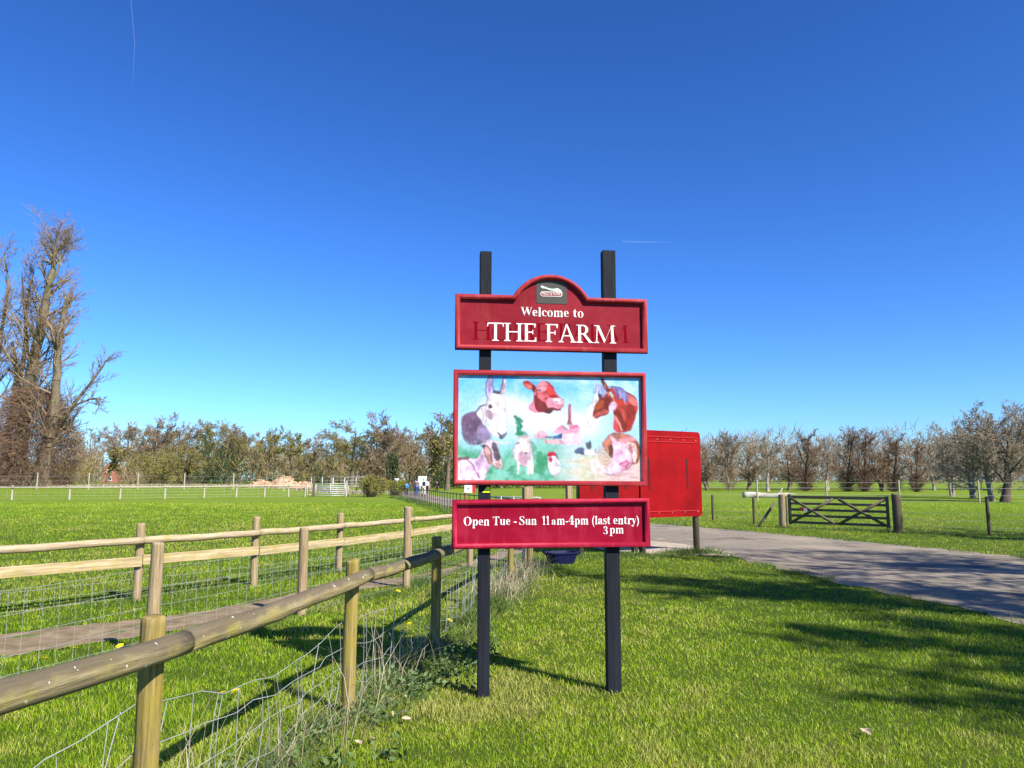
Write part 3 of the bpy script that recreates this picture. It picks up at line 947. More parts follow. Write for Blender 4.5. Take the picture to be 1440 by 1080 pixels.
M['wire'] = flat('galvanised_wire', (0.42, 0.42, 0.40), 0.45, 0.6, 0.35)
M['galv'] = flat('galvanised_steel', (0.46, 0.47, 0.46), 0.45, 0.5, 0.3)
M['gate_dark'] = timber('dark_gate_timber', (0.045, 0.038, 0.029), (0.12, 0.10, 0.077), (0.22, 0.185, 0.145), (0.11, 0.10, 0.055), axis='X')

def rail_material():
    """lichen-spotted half-round rail: grey weathered back, yellow-green flanks"""
    m = timber('lichen_spotted_rail', (0.085, 0.066, 0.032), (0.25, 0.20, 0.105), (0.43, 0.36, 0.225), (0.28, 0.235, 0.065), grain=24, spots=(0.62, 0.60, 0.52), lo=0.48, hi=0.66, axis='X', cap=(0.105, 0.084, 0.058))
    return m
M['rail_near'] = rail_material()

def round_post(name, parent, m, x, y, h, r, seed=0, sink=0.35, lean=(0, 0)):
    rng = np.random.default_rng(seed + 9000)
    zs = np.concatenate([[-sink, 0.0], np.linspace(0.12, h - 0.03, 7), [h - 0.010, h]])
    rad = np.full(len(zs), r) * (1 + rng.normal(0, 0.012, len(zs)))
    rad[-1] = r * 0.86
    pts = np.stack([lean[0] * zs / h + 0.004 * np.sin(zs * 5 + seed), lean[1] * zs / h, zs], 1)
    pts += np.array([0, 0, 0])
    V, F = polyline_tube(pts, rad, 14, True, rng, 0.012)
    # slightly slanted, uneven sawn top
    top = V[:, 2] > h - 0.02
    V[top, 2] += (V[top, 0] * rng.normal(0, 0.10) + V[top, 1] * rng.normal(0, 0.10))
    return add(name, mesh_np(name, V, F), parent, m, loc=(x, y, 0), rot=(0, 0, rng.uniform(0, 6)), smooth_shade=True)

def round_rail(name, parent, m, p0, p1, r0, r1, seed=0, sag=0.0, bend=0.0):
    rng = np.random.default_rng(seed + 7000)
    p0, p1 = Vector(p0), Vector(p1)
    L = (p1 - p0).length
    n = max(6, int(L / 0.12))
    t = np.linspace(0, 1, n)
    pts = np.stack([t * L, bend * np.sin(t * math.pi) + 0.004 * np.sin(t * 9 + seed), -sag * np.sin(t * math.pi) + 0.004 * np.sin(t * 13 + seed)], 1)
    rad = (r0 + (r1 - r0) * t) * (1 + 0.02 * np.sin(t * 11 + seed) + rng.normal(0, 0.010, n))
    for _ in range(int(L / 0.7)):
        k = rng.uniform(0.05, 0.95)
        rad *= 1 + 0.06 * np.exp(-((t - k) * L / 0.03) ** 2)
    V, F = polyline_tube(pts, rad, 18, True, rng, 0.012)
    d = (p1 - p0).normalized()
    yaw = math.atan2(d.y, d.x)
    pitch = -math.asin(d.z)
    o = add(name, mesh_np(name, V, F), parent, m, loc=p0, rot=(0, pitch, yaw), smooth_shade=True)
    return o

def netting(name, parent, line, zs, spacing, r, rng, sag=0.02, messy=0.0, mat=None, ztop_drop=None):
    """stock netting following a ground polyline"""
    P = np.array(line, float)
    d = np.r_[0, np.cumsum(np.hypot(*np.diff(P, axis=0).T))]
    L = d[-1]
    def at(s):
        return np.stack([np.interp(s, d, P[:, 0]), np.interp(s, d, P[:, 1])], -1)
    s = np.linspace(0, L, int(L / 0.16) + 1)
    seg = []
    nod = np.array(d)
    def height(z, q):
        # sags between posts
        k = np.searchsorted(d, q, side='right') - 1
        k = np.clip(k, 0, len(d) - 2)
        f = (q - d[k]) / (d[k + 1] - d[k])
        return z - sag * (0.5 + z) * np.sin(f * math.pi)
    waves = {z: (rng.uniform(0, 6), rng.uniform(1.5, 3)) for z in zs}
    def zz(z, q):
        ph, fr = waves[z]
        return height(z, q) + messy * 0.05 * np.sin(q * fr + ph) + messy * 0.012 * np.sin(q * 13 + ph)
    for z in zs:
        xy = at(s) + rng.normal(0, 0.004 + 0.012 * messy, (len(s), 2))
        p = np.concatenate([xy, (zz(z, s) + rng.normal(0, 0.0025, len(s)))[:, None]], 1)
        for i in range(len(s) - 1):
            seg.append((*p[i], *p[i + 1], r, r))
    q = 0.07
    while q < L:
        lean = rng.normal(0, 0.012 + 0.05 * messy)
        bow = rng.normal(0, 0.01 + 0.05 * messy)
        prev = None
        for j, z in enumerate(zs):
            f = j / (len(zs) - 1)
            qq = min(max(q + lean * f + bow * math.sin(f * math.pi), 0), L)
            xy = at(np.array([qq]))[0]
            pt = (xy[0], xy[1], float(zz(z, np.array([qq]))[0]))
            if prev is not None:
                seg.append((*prev, *pt, r * 0.85, r * 0.85))
            prev = pt
        q += spacing * rng.uniform(0.95, 1.05) if not messy else spacing * rng.uniform(0.6, 1.4)
    V, F = tubes(seg, 4)
    o = add(name, mesh_np(name, V, [F]), parent, mat or M['wire'])
    o['kind'] = 'stuff'
    return o

# ------------------------------------------------------------------ near fence with the thick round rail
rngf = np.random.default_rng(3)
NEAR = [(-1.90, 0.95), (-1.475, 3.15), (-1.125, 5.33), (-0.735, 7.35), (-0.36, 9.75), (-0.02, 12.1), (0.31, 13.55)]
fence = empty('near_fence', (-1.475, 3.15, 0), label='round post fence with one thick lichen spotted rail, running beside the sign', cat='fence')
tops = [1.05, 1.045, 1.045, 1.05, 1.02, 1.0, 0.98]
for i, (x, y) in enumerate(NEAR):
    o = round_post('post', fence, M['post_algae'], x + 1.475, y - 3.15, tops[i], 0.0485, seed=i + 1)
def nl(y, dx=0.0):
    xs = np.interp(y, [p[1] for p in NEAR], [p[0] for p in NEAR])
    return (xs + 1.475 + dx, y - 3.15)
joints = [0.1, 3.24, 5.42, 7.30, 9.8, 13.6]
zr = [1.085, 0.918, 0.925, 0.91, 0.90, 0.88]
rr = [0.051, 0.050, 0.048, 0.049, 0.049, 0.048]
for i in range(5):
    a, b = nl(joints[i], 0.082), nl(joints[i + 1] - 0.006, 0.082)
    round_rail('rail', fence, M['rail_near'], (a[0], a[1], zr[i]), (b[0], b[1], zr[i + 1]), rr[i], rr[i + 1] * 1.01, seed=i, sag=0.008)
netting('wire_netting', fence, [(nl(y, -0.052)) for (_, y) in NEAR], [0.06, 0.19, 0.33, 0.49, 0.66], 0.14, 0.0022, rngf, sag=0.10, messy=0.8)

# ------------------------------------------------------------------ middle fence: posts and netting only
MID = [(-4.05, 4.75), (-3.24, 6.9), (-2.50, 9.05), (-1.571, 11.3), (-0.77, 13.9)]
fence = empty('netting_fence', (-2.5, 9.05, 0), label='round post and wire netting fence along the dirt path', cat='fence')
for i, (x, y) in enumerate(MID):
    round_post('post', fence, M['post_tan'], x + 2.5, y - 9.05, [1.05, 1.035, 1.03, 1.2, 1.1][i], 0.055, seed=20 + i)
netting('wire_netting', fence, [(x + 2.5 - 0.06, y - 9.05) for x, y in MID], [0.04, 0.17, 0.31, 0.46, 0.62, 0.80], 0.15, 0.0017, rngf, sag=0.015)

# ------------------------------------------------------------------ rear fence: round top rail, flat pale board, netting
BK = [(-7.95, 6.2), (-6.6, 8.1), (-5.011, 10.16), (-3.948, 11.6), (-3.041, 13.3), (-2.1, 15.4), (-1.05, 17.9), (0.0, 20.4)]
fence = empty('rail_and_board_fence', (-3.948, 11.6, 0), label='fence with round top rail and pale flat board in front of the left field', cat='fence')
ox, oy = -3.948, 11.6
for i, (x, y) in enumerate(BK):
    round_post('post', fence, M['post_tan'], x - ox, y - oy, 1.02 + 0.02 * (i % 2), 0.055, seed=40 + i)
for i in range(len(BK) - 1):
    (x0, y0), (x1, y1) = BK[i], BK[i + 1]
    nd = Vector((y1 - y0, -(x1 - x0), 0)).normalized()
    e = 0.0
    p0 = (x0 - ox + nd.x * 0.095, y0 - oy + nd.y * 0.095, 0.80)
    p1 = (x1 - ox + nd.x * 0.095, y1 - oy + nd.y * 0.095, 0.80)
    round_rail('top_rail', fence, M['rail_far'], p0, p1, 0.050, 0.046, seed=60 + i, sag=0.008)
    L = math.hypot(x1 - x0, y1 - y0)
    bm = box_data(0.003, L - 0.003, -0.018, 0.018, -0.065, 0.065, 0.004)
    rngb = np.random.default_rng(80 + i)
    o = add('board', bm_mesh(bm, 'board'), fence, M['board_new'], loc=(x0 - ox + nd.x * 0.082, y0 - oy + nd.y * 0.082, 0.53 + rngb.normal(0, 0.006)), rot=(0, rngb.normal(0, 0.006), math.atan2(y1 - y0, x1 - x0)))
netting('wire_netting', fence, [(x - ox - 0.06, y - oy + 0.03) for x, y in BK], [0.05, 0.16, 0.28, 0.41], 0.15, 0.0018, rngf, sag=0.01)

# ------------------------------------------------------------------ posts of the small gateway behind the sign
def square_post(name, label, x, y, h, w, m, seed=0, group=None, cat='post'):
    bm = box_data(-w / 2, w / 2, -w / 2, w / 2, -0.35, h, 0.008)
    rng = np.random.default_rng(seed)
    for v in bm.verts:
        v.co.x += rng.normal(0, 0.003)
        v.co.y += rng.normal(0, 0.003)
        if v.co.z > h - 0.03:
            v.co.z += v.co.x * 0.12
    o = add(name, bm_mesh(bm, name), None, m, loc=(x, y, hzf(x, y)), rot=(0, 0, 0.3))
    return tag(o, label, cat, group)
square_post('gateway_post', 'tan wooden post seen through the gap left of the red notice board', 0.30, 14.6, 1.47, 0.17, M['post_tan'], 1)
square_post('gateway_post', 'slimmer tan wooden post beside the left red notice board', 1.42, 18.6, 1.47, 0.14, M['post_tan'], 2)
def hurdle(name, label, x0, y0, x1, y1, h, rails, m, rr_=0.022, cat='gate', uprights=3, base=0.12):
    root = empty(name, (x0, y0, hzf(x0, y0)), math.atan2(y1 - y0, x1 - x0), label=label, cat=cat)
    L = math.hypot(x1 - x0, y1 - y0)
    for i in range(rails):
        z = base + (h - base) * i / (rails - 1)
        V, F = polyline_tube([(0, 0, z), (L / 2, 0, z), (L, 0, z)], rr_, 8)
        add('bar', mesh_np('bar', V, F), root, m, smooth_shade=False)
    for i in range(uprights):
        x = L * i / (uprights - 1)
        V, F = polyline_tube([(x, -0.004, -0.1 if i in (0, uprights - 1) else base), (x, -0.004, h * 0.5), (x, -0.004, h + 0.02)], rr_ * 1.3, 8)
        add('upright', mesh_np('upright', V, F), root, m)
    return root
hurdle('metal_gate', 'small galvanised gate glimpsed below the picture board', -0.62, 20.2, 0.72, 19.3, 1.15, 6, M['galv'], 0.016, uprights=5)

# ------------------------------------------------------------------ far left: bleached post and rail fence, field gate, hurdles, heap
FL = [(-53, 60.6), (-49, 60.6), (-45.0, 60.6), (-40.6, 60.7), (-36.1, 61.0), (-32.7, 62.4), (-29.9, 64.4), (-27.3, 66.3), (-25.0, 67.8), (-22.9, 69.2), (-21.0, 70.2), (-19.55, 70.7)]
fence = empty('far_rail_fence', (-36.1, 61.0, 0), label='bleached post and rail fence across the far side of the left field', cat='fence')
for i, (x, y) in enumerate(FL):
    z = hzf(x, y)
    o = round_post('post', fence, M['white_post'], x + 36.1, y - 61.0, 1.16, 0.075, seed=100 + i)
    o.location.z = z
    if i:
        x0, y0 = FL[i - 1]
        round_rail('rail', fence, M['white_rail'], (x0 + 36.1, y0 - 61.1, hzf(x0, y0) + 1.0), (x + 36.1, y - 61.1, z + 1.0), 0.06, 0.056, seed=120 + i)
netting('wire_netting', fence, [(x + 36.1, y - 61.0) for x, y in FL], [0.1, 0.35, 0.6, 0.85], 0.6, 0.006, rngf)
FL2 = [(-66 + 5.2 * i, 79.5 + 0.35 * math.sin(i * 1.7)) for i in range(10)]
fence = empty('far_wire_fence', (-40.0, 79.5, 0), label='thin taller wire fence beyond the bleached rail fence on the left', cat='fence')
for i, (x, y) in enumerate(FL2):
    o = round_post('post', fence, M['white_post'], x + 40, y - 79.5, 1.75, 0.06, seed=140 + i)
    o.location.z = hzf(x, y)
seg = []
for z in (0.4, 0.9, 1.4):
    for (a, b) in zip(FL2[:-1], FL2[1:]):
        seg.append((a[0] + 40, a[1] - 79.5, hzf(*a) + z, b[0] + 40, b[1] - 79.5, hzf(*b) + z, 0.008, 0.008))
V, F = tubes(seg, 4)
o = add('wire', mesh_np('wire', V, [F]), fence, M['wire'])
o['kind'] = 'stuff'
# old dark gate post and ladder-like hurdle end
square_post('gate_post', 'dark gate post at the left end of the galvanised field gate', -18.85, 71.0, 1.95, 0.17, M['post_dark'], 5)
square_post('gate_post', 'pale gate post at the right end of the galvanised field gate', -15.85, 71.6, 1.5, 0.17, M['white_post'], 6)
hurdle('field_gate', 'galvanised field gate at the far end of the left field', -18.65, 71.0, -16.0, 71.55, 1.25, 7, M['galv'], 0.028, uprights=3)
hurdle('stile', 'pale ladder stile beside the dark gate post', -19.42, 70.9, -19.0, 71.0, 1.25, 4, M['white_post'], 0.05, cat='stile', uprights=2, base=0.2)
hurdle('sheep_hurdle', 'long row of galvanised hurdles behind the field gate', -21.5, 80.0, -14.9, 77.0, 1.72, 5, M['galv'], 0.026, cat='hurdle', uprights=6, base=0.3)
hurdle('rail_gap', 'short white rail between the field gate and the hedge', -15.75, 71.9, -14.3, 72.2, 1.05, 2, M['white_rail'], 0.04, cat='rail', uprights=3, base=0.95)

M['rubble'] = material('pale_rubble', [(0.3, (0.26, 0.155, 0.085)), (0.55, (0.46, 0.30, 0.18)), (0.8, (0.62, 0.46, 0.31))], scale=1.4, rough=0.95, bump=0.8, bscale=5)
def heap():
    x0, y0 = -26.6, 86.5
    root = empty('rubble_heap', (x0, y0, hzf(x0, y0)), label='long heap of orange brown rubble behind the far rail fence', cat='heap')
    rng = np.random.default_rng(12)
    n, m_ = 40, 14
    u, v = np.meshgrid(np.linspace(-1, 1, n), np.linspace(-1, 1, m_))
    e = np.clip(1 - (u ** 2) ** 1.2, 0, 1) * np.clip(1 - v ** 2, 0, 1)
    z = 1.35 * e ** 0.6 * (0.72 + 0.28 * np.sin(u * 7 + 1)) + rng.normal(0, 0.06, u.shape) * (e > 0.02) - 0.08
    V = np.stack([u.ravel() * 3.6, v.ravel() * 1.6, z.ravel()], 1)
    q = (np.arange(m_ - 1)[:, None] * n + np.arange(n - 1)[None, :]).ravel()
    add('mound', mesh_np('mound', V, [np.stack([q, q + 1, q + n + 1, q + n], 1)]), root, M['rubble'])
    bm = bmesh.new()
    bmesh.ops.create_icosphere(bm, subdivisions=1, radius=1)
    for vv in bm.verts:
        vv.co *= rng.uniform(0.75, 1.2)
    lump = bm_mesh(bm, 'lump')
    lump.materials.append(M['rubble'])
    for k in range(46):
        uu = rng.uniform(-0.95, 0.95); w = rng.uniform(-0.8, 0.3)
        ee = max(0, 1 - abs(uu) ** 2.4) * max(0, 1 - w * w)
        o = add('lump', lump, root, (), (uu * 3.7, w * 1.6, 1.3 * ee ** 0.6 * (0.72 + 0.28 * math.sin(uu * 7 + 1)) - 0.02), (rng.uniform(0, 6), rng.uniform(0, 6), 0))
        o.scale = [rng.uniform(0.1, 0.3), rng.uniform(0.1, 0.26), rng.uniform(0.08, 0.18)]
heap()

# brick house far behind
M['brick'] = material('red_brick', [(0.3, (0.26, 0.085, 0.055)), (0.7, (0.38, 0.15, 0.10))], scale=3, rough=0.9)
M['tile'] = material('dark_roof_tile', [(0.3, (0.07, 0.05, 0.045)), (0.7, (0.13, 0.09, 0.08))], scale=3, rough=0.9)
M['white_paint'] = flat('white_paint', (0.72, 0.72, 0.70), 0.5)
M['glass'] = flat('window_glass', (0.05, 0.06, 0.07), 0.1, 0.6)
def house():
    x0, y0 = -113.5, 210
    root = empty('brick_house', (x0, y0, hzf(x0, y0)), R(8), label='small red brick gabled house far behind the left field', cat='house')
    w, d, eav, ridge = 2.0, 5.0, 3.7, 5.4
    V = [(-w, 0, -0.3), (w, 0, -0.3), (w, 0, eav), (0, 0, ridge), (-w, 0, eav), (-w, d, -0.3), (w, d, -0.3), (w, d, eav), (0, d, ridge), (-w, d, eav)]
    me = bpy.data.meshes.new('wall')
    me.from_pydata(V, [], [(0, 1, 2, 3, 4), (6, 5, 9, 8, 7), (1, 6, 7, 2), (5, 0, 4, 9)])
    add('wall', me, root, M['brick'])
    for s in (-1, 1):
        me = bpy.data.meshes.new('roof')
        a, b = (s * (w + 0.3), -0.25, eav - 0.22), (0, -0.25, ridge + 0.06)
        vs_ = [a, b, (0, d + 0.25, ridge + 0.06), (s * (w + 0.3), d + 0.25, eav - 0.22)]
        vs_ += [(p[0], p[1], p[2] + 0.16) for p in vs_]
        me.from_pydata(vs_, [], [(0, 1, 2, 3), (4, 7, 6, 5), (0, 4, 5, 1), (3, 2, 6, 7), (0, 3, 7, 4), (1, 5, 6, 2)])
        add('roof', me, root, M['tile'])
    for zc in (1.1, 3.1):
        o = box('window', root, M['white_paint'], -0.75, 0.75, -0.06, 0.05, zc - 0.55, zc + 0.55, 0.01)
        for s in (-1, 1):
            box('pane', o, M['glass'], s * 0.36 - 0.29, s * 0.36 + 0.29, -0.075, -0.055, zc - 0.42, zc + 0.42, 0.0)
house()

# ------------------------------------------------------------------ estate railings along the drive
RL = catmull([(1.15, 19.2), (0.35, 24.5), (-1.0, 30.0), (-2.75, 36.2), (-5.35, 47.2), (-8.5, 60.5), (-11.5, 70.4)], 12)
d = np.r_[0, np.cumsum(np.hypot(*np.diff(RL, axis=0).T))]
fence = empty('iron_railing', (-2.75, 36.2, 0), label='low black iron railing curving along the drive towards the walkers', cat='railing')
bm_up = box_data(-0.018, 0.018, -0.018, 0.018, -0.2, 1.0, 0.004)
up_me = bm_mesh(bm_up, 'upright')
up_me.materials.append(M['iron'])
s = 0.0
while s < d[-1]:
    x, y = np.interp(s, d, RL[:, 0]), np.interp(s, d, RL[:, 1])
    o = add('upright', up_me, fence, (), (x + 2.75, y - 36.2, 0))
    s += 0.95
for z in (0.25, 0.5, 0.94):
    V, F = polyline_tube(np.c_[RL[:, 0] + 2.75, RL[:, 1] - 36.2, np.full(len(RL), z)], 0.022 if z > 0.9 else 0.009, 6)
    add('rail', mesh_np('rail', V, F), fence, M['iron'])

# ------------------------------------------------------------------ right: five bar gate, posts, wire fences, log
M['gate_wood'] = M['gate_dark']
def field_gate():
    x0, y0, x1, y1 = 9.32, 25.33, 11.68, 23.18
    L = math.hypot(x1 - x0, y1 - y0)
    root = empty('five_bar_gate', (x0, y0, 0), math.atan2(y1 - y0, x1 - x0), label='dark wooden five bar gate with crossed braces beside the drive', cat='gate')
    m = M['gate_wood']
    box('stile', root, m, 0.02, 0.115, -0.035, 0.035, 0.12, 1.13, 0.006)
    box('stile', root, m, L - 0.105, L - 0.02, -0.035, 0.035, 0.12, 1.10, 0.006)
    for i, z in enumerate((0.20, 0.42, 0.62, 0.82, 1.03)):
        hgt = 0.04 if i < 4 else 0.05
        box('bar', root, m, 0.117, L - 0.107, -0.014, 0.014, z - hgt, z + hgt, 0.004)
    def brace(a, b):
        V, F = polyline_tube([(a[0], -0.032, a[1]), ((a[0] + b[0]) / 2, -0.032, (a[1] + b[1]) / 2), (b[0], -0.032, b[1])], 0.045, 4, True)
        V[:, 1] = -0.032 + (V[:, 1] + 0.032) * 0.3
        add('brace', mesh_np('brace', V, F), root, m)
    h = L / 2
    brace((0.13, 0.99), (h - 0.08, 0.2)); brace((0.13, 0.2), (h - 0.08, 0.99))
    brace((h + 0.08, 0.99), (L - 0.13, 0.2)); brace((h + 0.08, 0.2), (L - 0.13, 0.99))
    o = box('notice', root, flat('red_notice', (0.45, 0.05, 0.035)), 0.42, 0.56, -0.06, -0.05, 0.58, 0.70, 0.0)
    box('white_panel', o, M['white_paint'], 0.562, 0.66, -0.06, -0.05, 0.575, 0.66, 0.0)
field_gate()
o = round_post('gate_post', None, M['post_tan'], 9.2, 25.47, 1.12, 0.135, 201)
tag(o, 'thick pale round gate post at the left of the five bar gate', 'gate post')
o = round_post('gate_post', None, M['post_dark'], 11.83, 23.03, 1.17, 0.138, 202)
tag(o, 'thick dark round gate post at the right of the five bar gate', 'gate post')
V, F = polyline_tube([(0, 0, 0), (0.35, 0.12, 0.42), (0.7, 0.24, 0.84)], 0.045, 8)
o = add('strut', mesh_np('strut', V, F), None, M['gate_dark'], loc=(8.42, 25.75, -0.02))
tag(o, 'slanting dark strut propping the left gate post', 'strut')

WF = [(5.9, 34.2), (8.01, 29.9), (8.87, 27.5)]
WF2 = [(11.95, 22.95), (13.96, 22.0), (16.2, 20.9), (18.5, 19.8)]
def wire_fence(name, label, pts, h, zs, rpost, m, rw=0.004, first=True):
    o0 = pts[0]
    root = empty(name, (o0[0], o0[1], hzf(*o0)), label=label, cat='fence')
    for i, (x, y) in enumerate(pts):
        if i == 0 and not first:
            continue
        round_post('post', root, m, x - o0[0], y - o0[1], h + 0.03 * (i % 2), rpost, seed=220 + i + int(o0[0] * 3))
    seg = []
    for z in zs:
        for a, b in zip(pts[:-1], pts[1:]):
            seg.append((a[0] - o0[0], a[1] - o0[1], z, b[0] - o0[0], b[1] - o0[1], z, rw, rw))
    V, F = tubes(seg, 4)
    o = add('wire', mesh_np('wire', V, [F]), root, M['wire'])
    o['kind'] = 'stuff'
    return root
wire_fence('wire_fence', 'thin wire fence from the red notice board to the left gate post', WF, 0.98, (0.2, 0.4, 0.6, 0.9), 0.05, M['post_dark'])
wire_fence('wire_fence', 'thin wire fence from the right gate post to the right edge', WF2, 1.08, (0.2, 0.4, 0.6, 0.95), 0.05, M['post_dark'], first=False)
WF3 = [(13.6, 59), (18.9, 57.6), (23.9, 56.8), (28.6, 55.2), (33.1, 53.0), (39, 51)]
wire_fence('paddock_fence', 'tall thin pale posted wire fence in the middle of the right field', WF3, 1.55, (0.5, 1.0, 1.4), 0.06, M['white_post'], 0.010)

M['log'] = material('bleached_log', [(0.3, (0.26, 0.23, 0.19)), (0.7, (0.50, 0.46, 0.39))], scale=3, stretch=(0.4, 2, 2), rough=0.9, bump=0.6)
def log():
    root = empty('fallen_log', (21.2, 68.5, 0), R(-4), label='bleached white fallen log lying in the right field', cat='log')
    rng = np.random.default_rng(4)
    t = np.linspace(0, 4.1, 16)
    V, F = polyline_tube(np.c_[t, 0.12 * np.sin(t * 1.4), 0.22 + 0.05 * np.sin(t * 2)], np.linspace(0.30, 0.17, 16), 10, True, rng, 0.06)
    add('bole', mesh_np('bole', V, F), root, M['log'], smooth_shade=True)
    for a, b, c in (((3.0, 0, 0.3), (3.4, 0.1, 0.55), (3.55, 0.1, 0.85)), ((1.4, 0, 0.25), (1.2, -0.5, 0.2), (1.0, -0.9, 0.25)), ((3.7, 0, .25), (4.3, -.2, .35), (4.7, -.2, .3))):
        V, F = polyline_tube([a, b, c], [0.1, 0.07, 0.04], 7, True, rng, 0.06)
        add('limb', mesh_np('limb', V, F), root, M['log'], smooth_shade=True)
log()

# ------------------------------------------------------------------ two red notice boards seen from behind
M['red_board'] = material('red_painted_board', [(0.3, (0.20, 0.0015, 0.003)), (0.7, (0.29, 0.003, 0.005))], scale=1.6, rough=0.6, spec=0.12, second=((0.16, 0.001, 0.002), 1.1, 0.48, 0.72))
M['red_edge'] = flat('red_batten', (0.40, 0.02, 0.02), 0.5)
M['slot'] = flat('black_slot', (0.012, 0.010, 0.010), 0.6)
M['bolt'] = flat('steel_bolt', (0.45, 0.35, 0.34), 0.4, 0.5, 0.6)
def rounded_panel(w, h, r, t):
    bm = bmesh.new()
    vsx = []
    for cx, cz, a0 in ((w - r, r, -90), (w - r, h - r, 0), (r, h - r, 90), (r, r, 180)):
        for k in range(7):
            a = R(a0 + 90 * k / 6)
            vsx.append(bm.verts.new((cx + r * math.cos(a), 0, cz + r * math.sin(a))))
    f = bm.faces.new(vsx)
    ex = bmesh.ops.extrude_face_region(bm, geom=[f])
    bmesh.ops.translate(bm, vec=(0, t, 0), verts=[v for v in ex['geom'] if isinstance(v, bmesh.types.BMVert)])
    bmesh.ops.recalc_face_normals(bm, faces=bm.faces)
    return bm_mesh(bm, 'panel')
def notice_board(label, x0, y0, x1, y1, zb, zt, posts, slots):
    L = math.hypot(x1 - x0, y1 - y0)
    root = empty('red_notice_board', (x0, y0, 0), math.atan2(y1 - y0, x1 - x0), label=label, cat='notice board', group='red notice boards seen from behind')
    me = rounded_panel(L, zt - zb, 0.09, 0.035)
    p = add('panel', me, root, M['red_board'], loc=(0, 0, zb))
    h = zt - zb
    for z in (0.13, h - 0.25, h - 0.14):
        box('batten', p, M['red_edge'], 0.06, L - 0.10, -0.014, -0.001, z - 0.008, z + 0.008, 0.002)
    for k in range(5):
        for z in (0.105, h - 0.2):
            V, F = polyline_tube([(0.12 + k * (L - 0.26) / 4, -0.001, z), (0.12 + k * (L - 0.26) / 4, -0.012, z)], 0.011, 8)
            add('bolt', mesh_np('bolt', V, F), p, M['bolt'])
    for sx in slots:
        box('slot', p, M['slot'], sx * L - 0.02, sx * L + 0.02, -0.006, -0.001, 0.62, 1.30, 0.0)
    for px_ in posts:
        V, F = polyline_tube([(px_ * L, 0.09, -0.4), (px_ * L, 0.09, zb + 0.4), (px_ * L, 0.09, zb + 1.2)], 0.075, 12)
        add('post', mesh_np('post', V, F), root, M['post_dark'], smooth_shade=True)
notice_board('right hand red notice board seen from behind, beside the drive', 2.80, 16.27, 4.36, 17.17, 0.78, 2.70, (0.05, 0.93), (0.14, 0.76))
notice_board('left hand red notice board mostly hidden behind the welcome sign', 1.45, 16.0, 2.77, 16.30, 0.78, 2.42, (0.02, 0.93), (0.2, 0.78))

# blue trough behind the sign; tree shade is painted into its dark colour
M['blue_plastic'] = flat('shade_toned_blue_plastic', (0.006, 0.009, 0.045), 0.6, 0.2)
def trough():
    root = empty('blue_trough', (0.95, 14.6, 0), 0.4, label='low blue trough behind the sign, shade painted into its colour', cat='trough')
    bm = bmesh.new()
    def ring(w, d_, z, n=20):
        return [bm.verts.new((w * math.copysign(abs(math.cos(a)) ** 0.6, math.cos(a)), d_ * math.copysign(abs(math.sin(a)) ** 0.6, math.sin(a)), z)) for a in [2 * math.pi * k / n for k in range(n)]]
    rs = [ring(0.24, 0.16, 0.0), ring(0.31, 0.22, 0.20), ring(0.33, 0.24, 0.20), ring(0.33, 0.24, 0.225), ring(0.30, 0.21, 0.225), ring(0.24, 0.155, 0.03)]
    bm.faces.new(rs[0][::-1])
    for a, b in zip(rs[:-1], rs[1:]):
        for k in range(20):
            bm.faces.new((a[k], a[(k + 1) % 20], b[(k + 1) % 20], b[k]))
    bm.faces.new(rs[-1])
    add('tub', bm_mesh(bm, 'tub'), root, M['blue_plastic'], smooth_shade=False)
    for s in (-1, 1):
        V, F = polyline_tube([(s * 0.32, -0.06, 0.19), (s * 0.38, -0.05, 0.24), (s * 0.38, 0.05, 0.24), (s * 0.32, 0.06, 0.19)], 0.012, 6)
        add('handle', mesh_np('handle', V, F), root, M['blue_plastic'])
trough()

# ------------------------------------------------------------------ small white signs by the walkers
def white_sign(label, x, y, w, zb, zt, lines=(), posts=(0.2, 0.8), edge=None, rz=0.0):
    root = empty('white_sign', (x, y, hzf(x, y)), rz, label=label, cat='sign')
    p = box('panel', root, M['white_paint'], 0, w, -0.02, 0.02, zb, zt, 0.004)
    for (u0, u1, z) in lines:
        box('lettering_line', p, M['slot'], w * u0, w * u1, -0.026, -0.021, z - 0.025, z + 0.025, 0.0)
    if edge:
        box('edge_band', root, edge, w + 0.005, w + 0.16, -0.02, 0.02, zb, zt + 0.05, 0.003)
    for u in posts:
        box('post', root, M['white_paint'] if not edge else edge, w * u - 0.035, w * u + 0.035, 0.024, 0.09, -0.3, zt - 0.03, 0.004)
white_sign('white board with dark lettering standing behind the walkers', -11.05, 88.0, 1.0, 0.85, 2.05, ((0.15, 0.5, 1.75), (0.2, 0.85, 1.5), (0.15, 0.6, 1.25)))
white_sign('small white finger sign by the yellow green hedge', -12.9, 82.0, 0.46, 1.55, 1.78, (), (0.6,))
white_sign('white and red sign just left of the welcome sign', -2.2, 34.5, 0.36, 1.02, 1.42, ((0.4, 0.6, 1.2),), (0.1,), flat('red_sign_edge', (0.5, 0.02, 0.03)))

